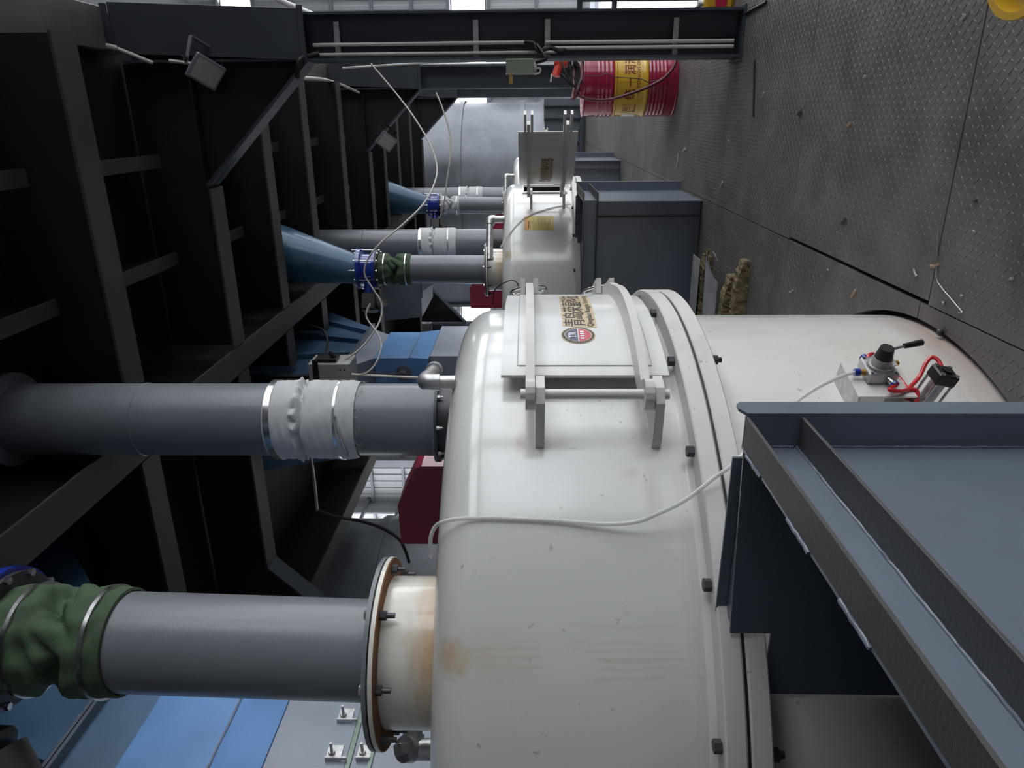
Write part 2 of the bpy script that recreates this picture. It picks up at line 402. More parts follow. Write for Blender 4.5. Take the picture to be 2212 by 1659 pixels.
# open right-hand side of the hall: posts, eaves cladding and a low wall
wr = siding_wall('wall_right', (11, -9), (11, YE), -5, 12.5, (-1, 0), holes=[(1 + 5.8 * k, 5.9 + 5.8 * k, a, b) for k in range(1, 6) for a, b in ((-3.2, 3.4), (4.6, 8.4))])
for k in range(7): MB().box(10.7, 11.0, -9 + 5.8 * k + .25, -9 + 5.8 * k + .75, -5, 12.5).build('wall_post', girt_m, wr, 0)
struct(MB().box(-60, 90, -60, 120, -5.3, -5).build('ground', concrete, None, 0))
fb = thing('outdoor_building', (14, 48, -5), 'white building seen outside past the railing', 'building')
MB().box(4, 40, 46, 52, -5, 3.2).build('wall', facade, fb, 0)
for k in range(9):
    f = MB().box(5.5 + 3.6 * k, 7.3 + 3.6 * k, 45.9, 45.99, -2.6, -.7).build('window', girt_m, fb, 0)
    MB().box(5.7 + 3.6 * k, 7.1 + 3.6 * k, 45.85, 45.89, -2.4, -.9).build('pane', pane_m, f, 0)

# ------------------------------------------------------------------ overhead deck
deck_m = mat('deck_black', (.0035, .004, .0055), .7, 0, .2, 3)  # darkness of the beam cavities put into the deck colour
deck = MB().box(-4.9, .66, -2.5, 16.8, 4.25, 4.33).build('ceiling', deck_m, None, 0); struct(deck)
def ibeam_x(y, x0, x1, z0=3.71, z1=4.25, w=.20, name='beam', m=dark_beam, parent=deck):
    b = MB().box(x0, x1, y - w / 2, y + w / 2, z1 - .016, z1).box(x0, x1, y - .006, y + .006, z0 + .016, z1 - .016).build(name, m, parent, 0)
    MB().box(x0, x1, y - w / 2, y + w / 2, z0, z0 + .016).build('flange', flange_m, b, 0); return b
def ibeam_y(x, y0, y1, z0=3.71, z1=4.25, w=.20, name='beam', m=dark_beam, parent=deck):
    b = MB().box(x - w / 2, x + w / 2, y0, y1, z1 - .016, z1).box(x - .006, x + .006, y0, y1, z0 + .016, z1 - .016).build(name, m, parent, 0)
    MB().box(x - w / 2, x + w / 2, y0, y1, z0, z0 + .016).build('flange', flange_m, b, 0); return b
secY = [2.45, 3.86, 6.58, 7.80, 9.3, 12.0, 13.3, 14.8]
for y in (3.86, 6.58, 7.80, 9.3, 12.0, 13.3, 14.8):
    ibeam_x(y, -1.69, .40)
    if y in (3.86, 9.3, 14.8, 17.4): ibeam_x(y, -4.6, -1.92)
    else: ibeam_x(y, -2.28, -1.92)
ibeam_y(-1.805, -2.4, 16.8, w=.21)
ibeam_y(-4.75, -2.4, 16.8, w=.24)
for x in (-.28, -.96):
    mb = MB()
    yy = [2.2, 3.75, 3.97, 5.18, 5.6, 6.47, 6.69, 7.69, 7.91, 9.19, 9.41, 10.6, 11.1, 11.9, 12.1, 13.2]
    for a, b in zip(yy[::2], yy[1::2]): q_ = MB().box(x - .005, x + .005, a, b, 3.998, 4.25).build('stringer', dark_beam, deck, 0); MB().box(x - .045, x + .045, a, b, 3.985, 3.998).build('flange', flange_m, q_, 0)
MB().box(-.62, -.28, 8.0, 8.5, 3.95, 3.96).build('patch_plate', haunch_paint, deck, 0)
# edge beam along the right-hand side of the deck
for a, b in ((-2.4, 5.10), (5.68, 10.60), (11.18, 16.10)):
    MB().cbox(.42, .68, a, b, 4.17, 4.25, .005).build('edge_beam', mat('edge_beam_%d' % int(a * 10 + 99), (.11, .105, .10), .5, .1, .25, 3), deck, 0)

frame_labels = ['nearest dark steel portal frame, its post carrying the white conduits',
                'dark steel portal frame standing behind the red drum',
                'farthest dark steel portal frame in front of the grey silo']
for k in range(3):
    yb = 5.25 + 5.5 * k; yc = yb + .14
    P = thing('portal_frame', (.5, yc, 0), frame_labels[k], 'frame', 'portal frames')
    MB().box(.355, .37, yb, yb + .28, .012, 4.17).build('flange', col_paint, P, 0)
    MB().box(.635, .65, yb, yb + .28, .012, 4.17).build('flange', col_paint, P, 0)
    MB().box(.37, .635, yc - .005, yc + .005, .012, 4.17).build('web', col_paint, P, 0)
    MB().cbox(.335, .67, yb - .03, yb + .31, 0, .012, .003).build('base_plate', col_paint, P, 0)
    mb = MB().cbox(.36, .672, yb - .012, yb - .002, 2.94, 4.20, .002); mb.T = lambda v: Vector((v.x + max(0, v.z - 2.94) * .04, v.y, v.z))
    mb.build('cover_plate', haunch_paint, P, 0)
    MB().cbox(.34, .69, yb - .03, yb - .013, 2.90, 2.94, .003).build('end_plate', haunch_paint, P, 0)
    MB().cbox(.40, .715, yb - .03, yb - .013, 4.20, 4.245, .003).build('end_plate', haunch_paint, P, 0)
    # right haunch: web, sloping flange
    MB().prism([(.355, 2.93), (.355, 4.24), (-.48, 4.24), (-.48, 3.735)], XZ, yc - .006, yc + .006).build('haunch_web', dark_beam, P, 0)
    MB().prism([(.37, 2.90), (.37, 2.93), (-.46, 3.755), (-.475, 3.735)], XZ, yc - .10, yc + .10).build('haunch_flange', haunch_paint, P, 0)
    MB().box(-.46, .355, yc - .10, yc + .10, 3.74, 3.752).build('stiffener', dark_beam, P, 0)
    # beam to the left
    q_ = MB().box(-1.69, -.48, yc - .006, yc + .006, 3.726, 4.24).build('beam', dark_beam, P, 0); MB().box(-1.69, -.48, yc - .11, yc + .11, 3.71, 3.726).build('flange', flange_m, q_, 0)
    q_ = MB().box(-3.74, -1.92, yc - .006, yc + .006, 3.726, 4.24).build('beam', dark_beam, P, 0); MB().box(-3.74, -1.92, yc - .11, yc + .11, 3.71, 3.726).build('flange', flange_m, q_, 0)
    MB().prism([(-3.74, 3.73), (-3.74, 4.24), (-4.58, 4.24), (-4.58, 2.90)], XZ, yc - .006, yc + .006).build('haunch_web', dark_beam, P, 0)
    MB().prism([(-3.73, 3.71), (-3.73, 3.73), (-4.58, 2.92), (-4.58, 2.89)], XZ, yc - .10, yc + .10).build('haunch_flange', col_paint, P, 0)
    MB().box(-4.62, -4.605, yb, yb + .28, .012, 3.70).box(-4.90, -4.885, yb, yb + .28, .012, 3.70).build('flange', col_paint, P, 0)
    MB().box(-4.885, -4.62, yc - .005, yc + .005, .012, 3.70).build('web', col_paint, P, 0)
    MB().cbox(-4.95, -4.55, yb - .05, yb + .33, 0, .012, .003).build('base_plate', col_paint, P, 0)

# ------------------------------------------------------------------ conduits on the nearest post
YF = 5.25
def conduit(name, pts, r, label, sm=0, m=pvc, cat='conduit', group=None): return one(name, MB().tube(pts, r, 10, sm), m, label, cat, group, ang=50)
conduit('conduit', [(.455, 5.30, 2.87), (.459, 5.30, 1.425)], .0125, 'right-hand upper white conduit clipped to the nearest steel post')
conduit('conduit', [(.394, 5.30, 2.84), (.396, 5.30, 1.225)], .0125, 'upper white conduit on the drum side of the nearest steel post')
conduit('conduit', [(.457, 5.30, 1.30), (.455, 5.30, .045)], .0125, 'right-hand lower white conduit running down to the post foot')
conduit('conduit', [(.421, 5.30, 1.31), (.422, 5.30, .045)], .0125, 'lower white conduit nearer the drum running down to the post foot')
for z, x0 in ((2.708, .375), (1.769, .375), (1.287, .375), (.43, .375)):
    B = MB().box(.376, .60, 5.318, 5.326, z - .018, z + .018)
    o = one('strut_bar', B, galv, {2.708: 'topmost', 1.769: 'second highest', 1.287: 'second lowest', .43: 'lowest'}[z] + ' grey strut bar holding the conduits on the post', 'bracket', 'strut bars on the post')
conduit('cable', [(.40, 5.285, 2.83), (.385, 5.26, 2.90), (.35, 5.20, 2.945), (.25, 5.23, 2.98)], .017, 'short black cable end entering above the post conduits', 6, rubber, 'cable')
conduit('cable', [(.46, 5.285, 1.44), (.45, 5.26, 1.38), (.40, 5.235, 1.35), (.42, 5.25, 1.27), (.395, 5.26, 1.20), (.41, 5.28, 1.17)], .014, 'tangled black cable looping between the cut conduits', 6, rubber, 'cable')
conduit('cable', [(.44, 5.24, 1.36), (.40, 5.20, 1.33), (.35, 5.17, 1.30), (.335, 5.19, 1.335), (.33, 5.22, 1.36)], .012, 'black cable entering the olive junction box', 6, rubber, 'cable')
jb = thing('junction_box', (.32, 5.24, 1.38), 'olive grey junction box hanging beside the nearest post', 'box')
MB().cbox(.262, .352, 5.19, 5.30, 1.38, 1.565, .004).build('body', olivebox, jb, 0)
MB().cbox(.258, .264, 5.185, 5.305, 1.376, 1.569, .002).build('cover', olivebox, jb, 0)
MB().cyl((.30, 5.22, 1.36), (.30, 5.22, 1.38), .012, n=8).cyl((.28, 5.25, 1.36), (.28, 5.25, 1.38), .012, n=8).build('gland', pvc, jb)
o = MB().tube([(.295, 5.22, 1.36), (.29, 5.2, 1.335), (.265, 5.2, 1.34), (.255, 5.21, 1.375)], .006, 6, 5).build('wire', pvc, jb)
MB().cbox(.20, .262, 5.185, 5.19, 1.52, 1.545, .001).build('brass_tag', brass, jb, 0)
one('conduit', MB().tube([onY(0, 44, 4.35), onY(105, 66, 4.7), onY(180, 86, 5.0), onY(252, 104, 5.13)], .016, 10, 6), pvc, 'white conduit drooping under the deck edge above the floodlight', 'conduit')
one('conduit', MB().tube([onY(254, 105, 5.13), onY(330, 136, 5.2)], .012, 8), pvc, 'short white conduit stub with a broken coupling near the floodlight', 'conduit')
one('conduit', MB().tube([onY(366, 131, 5.2), onY(418, 138, 5.2)], .011, 8), pvc, 'short white conduit stub just beside the floodlight bracket', 'conduit')
one('conduit', MB().tube([onY(652, 168, 8.0), onY(700, 172, 9), onY(740, 184, 10.2), onY(775, 200, 10.7)], .018, 8, 6), pvc, 'white conduit drooping along the deck edge between two posts', 'conduit')
one('conduit', MB().tube([onY(740, 147, 9.8), onY(900, 137, 9.8), onY(1100, 129, 9.8), onY(1130, 108, 9.8), Vector((onY(1130, 108, 9.8).x, 9.8, 0))], .012, 6), pvc, 'thin white conduit running down behind the nearest post', 'conduit')
one('conduit', MB().tube([(.672, 10.82, 2.9), (.672, 10.82, 1.45)], .02, 8), galv, 'galvanised conduit fixed on the second post', 'conduit')

def floodlight(P, c, R, s, bm, bdir):
    """box lamp: local x = right, y = lens direction, z = up"""
    T = lambda v: Vector(c) + R @ (v * s)
    MB(T).prism([(-.10, -.07), (.10, -.07), (.07, -.16), (-.07, -.16)], lambda a, b, h: (a, b, h), -.075, .075).build('housing', lampbody, P, 20)
    MB(T).cbox(-.115, .115, -.07, -.045, -.09, .09, .008).build('rim', lampbody, P, 20)
    MB(T).box(-.095, .095, -.045, -.042, -.07, .07).build('lens', lens_m, P, 0)
    d = (R.transposed() @ bdir); d.x = 0; d.normalize(); w = Vector((1, 0, 0)).cross(d); o = Vector((0, -.115, 0)); mb = MB(T)
    def slab(x0, x1, a0, a1):
        mb.add([Vector((x, 0, 0)) + o + d * a + w * b for x in (x0, x1) for a in (a0, a1) for b in (-.016, .016)], [(0, 1, 3, 2), (4, 6, 7, 5), (0, 4, 5, 1), (2, 3, 7, 6), (0, 2, 6, 4), (1, 5, 7, 3)])
    slab(-.128, -.120, -.02, .17); slab(.120, .128, -.02, .17); slab(-.128, .128, .17, .178); mb.build('bracket', bm, P, 0)
    MB(T).cyl((-.14, -.115, 0), (-.12, -.115, 0), .02, n=10).cyl((.12, -.115, 0), (.14, -.115, 0), .02, n=10).build('knob', blackpl, P)
fl = thing('floodlight', onY(452, 162, 5.08), 'grey square floodlight hanging below the deck beside the nearest post', 'lamp')
def axes(x, z):
    x = x.normalized(); z = (z - x * z.dot(x)).normalized(); return Matrix((x, z.cross(x), z)).transposed()
floodlight(fl, fl.location, axes(-Fh * .80 + ZZ * .50 + RT * .15, RT * .62 + Fh * .2 - ZZ * .78), .95, lampbody, RT)
MB().tube([onY(412, 155, 5.15), onY(402, 130, 5.18), onY(392, 118, 5.2), onY(400, 112, 5.2), onY(412, 120, 5.2)], .004, 6, 6).build('wire', rubber, fl)
fl2 = thing('floodlight', onY(838, 310, 10.5), 'small dark floodlight hanging from the haunch of the second frame', 'lamp')
floodlight(fl2, fl2.location, axes(-Fh * .5 + RT * .2 + ZZ * .4, RT * .55 - ZZ * .75), 1.15, blackpl, RT - ZZ * .1)
MB().tube([onY(820, 300, 10.6), onY(828, 290, 10.6), onY(845, 295, 10.6), onY(842, 303, 10.6)], .006, 6, 5).build('wire', rubber, fl2)

# ------------------------------------------------------------------ mixers
def oncyl(x, y, cx, cy, r):
    d = ray(x, y); a = d.x ** 2 + d.y ** 2; b = -2 * (d.x * cx + d.y * cy); c = cx * cx + cy * cy - r * r
    D = max(0, b * b - 4 * a * c); t = (-b - sqrt(D)) / (2 * a); return CP + d * t
def pol(cx, cy, r, deg, z): a = radians(deg); return Vector((cx + r * cos(a), cy + r * sin(a), z))

RUST = (.50, .27, .07); RUST2 = (.36, .20, .11)
def lp(r, deg, z): return (r * cos(radians(deg)), r * sin(radians(deg)), z)
shell_m = stained('mixer_shell_paint', (.68, .677, .66), [
    (lp(1.35, -54, 1.63), (.07, .07, .075), RUST, .85), (lp(1.35, -54, 1.53), (.07, .07, .16), (.62, .52, .33), .45),
    *[(lp(1.35, a_, z_), (.0075, .0075, h_), (.58, .44, .26), m_ * .8) for a_, z_, h_, m_ in ((-52.4, 1.25, .30, .45), (-53.1, 1.32, .40, .55), (-53.9, 1.22, .45, .6), (-54.7, 1.30, .42, .5), (-55.6, 1.18, .40, .5), (-50.8, 1.15, .25, .35))],
    (lp(1.35, -36, 1.08), (.10, .10, .03), (.45, .39, .32), .5), (lp(1.35, -33.5, 1.14), (.03, .03, .035), (.50, .44, .36), .5),
    (lp(1.35, -29, 1.44), (.05, .05, .02), (.52, .30, .32), .55), (lp(1.35, -25, 1.47), (.06, .06, .05), (.55, .50, .46), .4),
    (lp(1.35, -45, .985), (.7, .7, .05), (.50, .44, .36), .45), (lp(1.33, -40, 1.655), (1.2, 1.2, .04), (.48, .44, .40), .35)])
nozzle_m = stained('nozzle_paint', (.72, .69, .62), [((.59 + .12, -.827 - .12, 1.66), (.26, .26, .09), (.48, .25, .07), .9), ((.59, -.827, 1.69), (.4, .4, .07), (.52, .33, .13), .5)])
lower_m = stained('lower_paint', (.74, .715, .68), [(lp(1.33, -5, .02), (.6, .6, .12), (.36, .22, .17), .7), (lp(1.33, -10, .25), (.4, .5, .3), (.58, .53, .45), .35)], rough=.42)
rustflange = mat('rusty_flange', (.20, .085, .03), .8, 0, .4, 14, .2, 120)

def mixer(k, cy, psi, label):
    P = thing('mixer', (MX, cy, 0), label, 'mixer', 'white mixers in a row')
    # upper shell as a grid with the door opening left out
    zs = [.93, 1.035, 1.14, 1.25, 1.36, 1.465, 1.55]; prof = [(R_UP, z) for z in zs]
    for i in range(1, 9): t = pi / 2 * i / 8; prof.append((R_UP - .12 + .12 * cos(t), 1.55 + .12 * sin(t)))
    prof += [(.9, 1.675), (.4, 1.68), (.02, 1.682)]
    n = 180; mb = MB(); vs = []
    for (r, z) in prof:
        for i in range(n): a = 2 * pi * i / n; vs.append((MX + r * cos(a), cy + r * sin(a), z))
    fs = []
    for j in range(len(prof) - 1):
        for i in range(n):
            am = (i + .5) * 2; am = am - 360 if am > 180 else am
            if 1 <= j <= 4 and abs(am) < 16: continue
            fs.append((j * n + i, j * n + (i + 1) % n, (j + 1) * n + (i + 1) % n, (j + 1) * n + i))
    mb.add(vs, fs).build('upper_shell', shell_m, P, 40)
    MB().lathe([(.02, .92), (1.34, .92)], MX, cy, 48).build('pan', darksteel, P, 0)  # unseen disc added to keep light out of the tank
    MB().lathe([(R_UP - .01, 1.025), (R_UP + .014, 1.025), (R_UP + .014, 1.04), (R_UP - .01, 1.04)], MX, cy, 20, radians(-17), radians(17), True) \
        .lathe([(R_UP - .01, 1.46), (R_UP + .014, 1.46), (R_UP + .014, 1.475), (R_UP - .01, 1.475)], MX, cy, 20, radians(-17), radians(17), True) \
        .lathe([(R_UP - .01, 1.04), (R_UP + .014, 1.04), (R_UP + .014, 1.46), (R_UP - .01, 1.46)], MX, cy, 2, radians(-17), radians(-16), True) \
        .lathe([(R_UP - .01, 1.04), (R_UP + .014, 1.04), (R_UP + .014, 1.46), (R_UP - .01, 1.46)], MX, cy, 2, radians(16), radians(17), True).build('door_frame', white, P, 30)
    MB().lathe([(1.34, .915), (1.425, .915), (1.43, .92), (1.43, .963), (1.426, .967), (1.34, .967)], MX, cy, 160).build('flange_ring', white2, P, 30)
    MB().lathe([(1.30, .857), (1.426, .857), (1.43, .861), (1.43, .903), (1.426, .907), (1.30, .907)], MX, cy, 160).build('flange_ring', white2, P, 30)
    MB().lathe([(1.30, .907), (1.421, .907), (1.421, .915), (1.30, .915)], MX, cy, 160).build('gasket', rubber, P, 30)
    MB().lathe([(R_UP + .012, .967), (R_UP + .005, .973), (R_UP, .985)], MX, cy, 160).build('weld_bead', white, P, 60)
    MB().lathe([(R_LOW, -.045), (R_LOW, .857)], MX, cy, 120).build('lower_body', lower_m, P, 30)
    b0 = None
    for i in range(8):
        deg = -1.5 - 15 * i + 15
        p = pol(MX, cy, 1.392, deg, .967)
        if b0 is None:
            mb = MB().hexb(p, (0, 0, 1), .0165, .019); b0 = mb.build('bolt', darksteel, P, 20); q0 = p
        else:
            o = b0.copy(); COL.objects.link(o); o.parent = P; o.location = p - q0
        if i in (2, 4, 5, 6):
            mb = MB().hexb(pol(MX, cy, 1.405, deg - .5, .857), (0, 0, -1), .016, .018, .012, .009); mb.build('nut', blackpl, P, 20)
    # hinge
    hp = pol(MX, cy, 1.48, -26.3, 0)
    for z0, z1 in ((1.373, 1.398), (1.047, 1.072)):
        pl = [pol(MX, cy, 1.347, -29.9, 0), pol(MX, cy, 1.375, -29.8, 0), pol(MX, cy, 1.49, -28.0, 0), pol(MX, cy, 1.512, -26.5, 0), pol(MX, cy, 1.502, -24.4, 0), pol(MX, cy, 1.47, -24.0, 0), pol(MX, cy, 1.347, -22, 0)]
        MB().prism([(v.x, v.y) for v in pl], XY, z0, z1).build('hinge_bracket', white2, P, 0)
    MB().cyl((hp.x, hp.y, 1.030), (hp.x, hp.y, 1.44), .0145, n=20).build('hinge_pin', white, P)
    # door: built shut, swung about the pin by psi
    RM = Matrix.Rotation(-psi, 3, 'Z')
    T = lambda v: hp + RM @ (v - hp)
    door = MB(T).lathe([(1.397, .998), (1.408, .998), (1.408, 1.50), (1.397, 1.50)], MX, cy, 40, radians(-20.2), radians(20.2), True).build('door', white, P, 30)
    MB(T).lathe([(1.406, 1.04), (1.4115, 1.047), (1.4115, 1.448), (1.406, 1.455)], MX, cy, 40, radians(-18.4), radians(18.4), True).build('raised_panel', white, door, 30)
    for zc in (1.413, 1.088):
        pts = []
        for i in range(25): pts.append(pol(MX, cy, 1.404, 24.5 - 46 * i / 24, 0))
        ca = radians(-26.3); inn = ca + pi
        for i in range(9):
            t = inn + .5 - (pi + 1.0) * 0 + i * (pi) / 8
            pts.append(hp + Vector((cos(t), sin(t), 0)) * .045)
        for i in range(25): pts.append(pol(MX, cy, 1.458 + .034 * sin(pi * min(1, (i + 3) / 18)), -24 + 48.5 * i / 24, 0))
        arm = MB(T).prism([(v.x, v.y) for v in pts], XY, zc - .013, zc + .013).build('arm', white2, door, 0)
        for s in (-1, 1):
            MB(T).lathe([(1.43, zc + s * .018), (1.495, zc + s * .018), (1.495, zc + s * .038), (1.43, zc + s * .038)], MX, cy, 4, radians(21), radians(29), True).build('fork_prong', white2, door, 0)
        # hand wheel of the swing bolt
        wc = pol(MX, cy, 1.475, 28, zc + .004) if k == 0 else None
        if wc is not None:
            nrm = Vector((cos(radians(27)), sin(radians(27)), .12)).normalized(); a = nrm.orthogonal().normalized(); b = nrm.cross(a)
            ring = [wc + a * (.078 * cos(t * pi / 16)) + b * (.078 * sin(t * pi / 16)) for t in range(32)]
            mb = MB(T).tube(ring, .0075, 8, 0, True).cyl(wc - nrm * .06, wc + nrm * .01, .016, n=10)
            for q in range(3): t = 2 * pi * q / 3 + .4; mb.cyl(wc, wc + a * (.075 * cos(t)) + b * (.075 * sin(t)), .006, n=6)
            mb.build('hand_wheel', steel, door)
    # stickers
    def wrap(r, a0, a1, z0, z1): return lambda u, v: pol(MX, cy, r, a0 + (a1 - a0) * u, z0 + (z1 - z0) * v)
    def sticker(name, body, r, a0, a1, z0, z1, m, bold=0.):
        v, f = text2d(body, bold); w = wrap(r, a0, a1, z0, z1)
        mb = MB(T); mb.add([w(*p) for p in v], f); return mb.build(name, m, door, 0)
    def patch(name, poly, r, m):
        mb = MB(T)
        pp = [pol(MX, cy, r, a, z) for a, z in poly]; mb.add(pp, [tuple(range(len(pp)))]); return mb.build(name, m, door, 0)
    ac, zc, rb = -11.4, 1.257, .052
    dg = lambda s: math.degrees(s / 1.393)
    RS = 1.4122
    for i in range(6):
        a = -8.9 + 2.7 * i
        w = 2.75
        patch('lettering_backing', [(a - .25, 1.222), (a + w, 1.222), (a + w, 1.298 + .004 * (i % 2)), (a + w * .7, 1.306), (a + .2, 1.304)], RS, beige)
    MB(T).lathe([(RS, 1.192), (RS, 1.226)], MX, cy, 16, radians(-9.2), radians(7.6)).build('lettering_backing', beige, door, 0)
    for i, ch in enumerate('青岛荣嘉科技'):
        a = -8.8 + 2.7 * i; sticker('character', ch, RS + .0012, a, a + 2.45, 1.228, 1.300, ink, .004)
    sticker('lettering', 'Qingdao Rongjia Technology', RS + .0012, -8.9, 7.3, 1.196, 1.222, ink, .004)
    def disc(r0, c0, c1, rr, n=40):
        return [(ac + dg(r0 * cos(t)), zc + r0 * sin(t)) for t in [c0 + (c1 - c0) * i / n for i in range(n + 1)]]
    gear = []
    for i in range(72): q = rb * (1.03 if i % 2 else .955); t = 2 * pi * i / 72; gear += [(ac + dg(q * cos(t)), zc + q * sin(t))]
    patch('badge_back', disc(rb * 1.06, 0, 2 * pi, 0), RS + .0004, badge_gold)
    patch('badge_gear', gear, RS + .0008, ink)
    patch('badge_ring', disc(rb * .86, 0, 2 * pi, 0), RS + .0012, beige)
    patch('badge_upper_half', disc(rb * .80, 0, pi, 0), RS + .0016, navy)
    patch('badge_lower_half', disc(rb * .80, pi, 2 * pi, 0), RS + .0016, badgered)
    patch('badge_line', [(ac - 1.75, zc - .0015), (ac + 1.75, zc - .0015), (ac + 1.75, zc + .0015), (ac - 1.75, zc + .0015)], RS + .002, lwhite)
    sticker('badge_letters', 'TR', RS + .002, ac - .9, ac + .75, zc + .006, zc + .032, lwhite, .03)
    for i in range(4): patch('badge_mark', [(ac - 1.15 + .6 * i, zc - .019), (ac - .75 + .6 * i, zc - .019), (ac - .75 + .6 * i, zc - .007), (ac - 1.15 + .6 * i, zc - .007)], RS + .002, lwhite)
    # inlet nozzle for the drop pipe
    nx, ny = MX + .59, cy - .827
    T = lambda v: Vector((nx + (v.x - nx) * 1.04, ny + (v.y - ny) * 1.04, 1.42 + (v.z - 1.42) * 1.04))
    nz = MB(T).lathe([(.203, 1.64), (.203, 1.80)], nx, ny, 48).build('nozzle', nozzle_m, P, 30)
    MB(T).lathe([(.19, 1.800), (.253, 1.800), (.253, 1.803), (.19, 1.803)], nx, ny, 56, closed=True).build('flange_face', rustflange, nz, 30)
    MB(T).lathe([(.19, 1.803), (.256, 1.803), (.256, 1.814), (.19, 1.814)], nx, ny, 56, closed=True).build('nozzle_flange', cream, nz, 30)
    for i in range(8):
        t = 2 * pi * i / 8 + .30
        MB(T).hexb((nx + .232 * cos(t), ny + .232 * sin(t), 1.800), (0, 0, -1), .0125, .018, .022, .007).build('nut', darksteel, nz, 20)
    # second nozzle
    mx_, my_ = MX + .536, cy + .99
    nz = MB().lathe([(.19, 1.62), (.19, 1.880)], mx_, my_, 40).build('nozzle', darksteel, P, 30)  # dark steel colour stands for the black shadow on this nozzle
    MB().lathe([(.17, 1.880), (.226, 1.880), (.226, 1.892), (.17, 1.892)], mx_, my_, 48, closed=True).build('nozzle_flange', col_paint, nz, 30)
    for i in range(8):
        t = 2 * pi * i / 8 + .2
        MB().hexb((mx_ + .208 * cos(t), my_ + .208 * sin(t), 1.880), (0, 0, -1), .012, .014, .016, .006).build('nut', galv, nz, 20)
    if k == 1:      # warning label on the shell
        def lab(u0, u1, v0, v1, m, dr, nm):
            # reads upright: width along the shell, height along z
            mb = MB().lathe([(R_UP + dr, 1.165 + .29 * v0), (R_UP + dr, 1.165 + .29 * v1)], MX, cy, 8, radians(-42.5 + 8 * u0), radians(-42.5 + 8 * u1)); return mb.build(nm, m, P, 0)
        lab(0, 1, 0, 1, labyel, .001, 'warning_label'); lab(.0, 1, .90, 1, laborange, .0016, 'label_band'); lab(.12, .62, .83, .875, inkred, .0016, 'label_title')
        for i in range(13): lab(.06, .55 + .38 * random.random(), .78 - .055 * i, .79 - .055 * i, ink, .0016, 'label_line')
    return P

mixer(0, CY[0], 0, 'white round mixer nearest the camera, its side door shut')
mixer(1, CY[1], radians(149), 'white round mixer in the middle of the row with a yellow warning label')
mixer(2, CY[2], radians(22), 'white round mixer farthest away, only its rim and open door in view')

# ------------------------------------------------------------------ pipes above the mixers
def sleeve(cx, cy, r, z0, z1, fn, n=96, m=40):
    mb = MB(); vs = []; fs = []
    for j in range(m + 1):
        s = j / m
        for i in range(n):
            t = 2 * pi * i / n; q = r + fn(t, s); vs.append((cx + q * cos(t), cy + q * sin(t), z0 + (z1 - z0) * s))
    for j in range(m):
        for i in range(n): fs.append((j * n + i, j * n + (i + 1) % n, (j + 1) * n + (i + 1) % n, (j + 1) * n + i))
    return mb.add(vs, fs)
def folds_green(t, s):
    e = sin(pi * s) ** .35
    w = .010 * e
    for (c, a, k, ph, d) in ((.48, .075, 2, .7, .055), (.38, .05, 4, 2.1, .026), (.58, .045, 3, 4.0, .030), (.47, .04, 5, 5.0, .022)):
        q = (s - c - .10 * sin(k * t + ph)) / a
        w -= d * exp(-q * q) * (.55 + .45 * sin((k + 1) * t + ph * 1.7))
    return w + .004 * sin(11 * t + 6 * s) * e
def folds_white(t, s):
    # s = 0 at the bottom; pinched waist at s ~ .58
    q = (s - .60 - .012 * sin(3 * t + 1) - .006 * sin(11 * t)) / .026
    w = .011 * min(1, sin(pi * s) * 4)
    w -= .040 * exp(-q * q)
    zig = abs(((t * 17 / pi + .6 * sin(2 * t) + .3 * sin(5 * t)) % 2) - 1) - .5
    w += (.030 + .012 * sin(4 * t)) * zig * exp(-((s - .655 - .012 * sin(5 * t)) / .030) ** 2)
    w += .0012 * sin(60 * s + 3 * sin(2 * t)) * sin(3 * t) + .0015 * sin(7 * t + 9 * s)
    return w

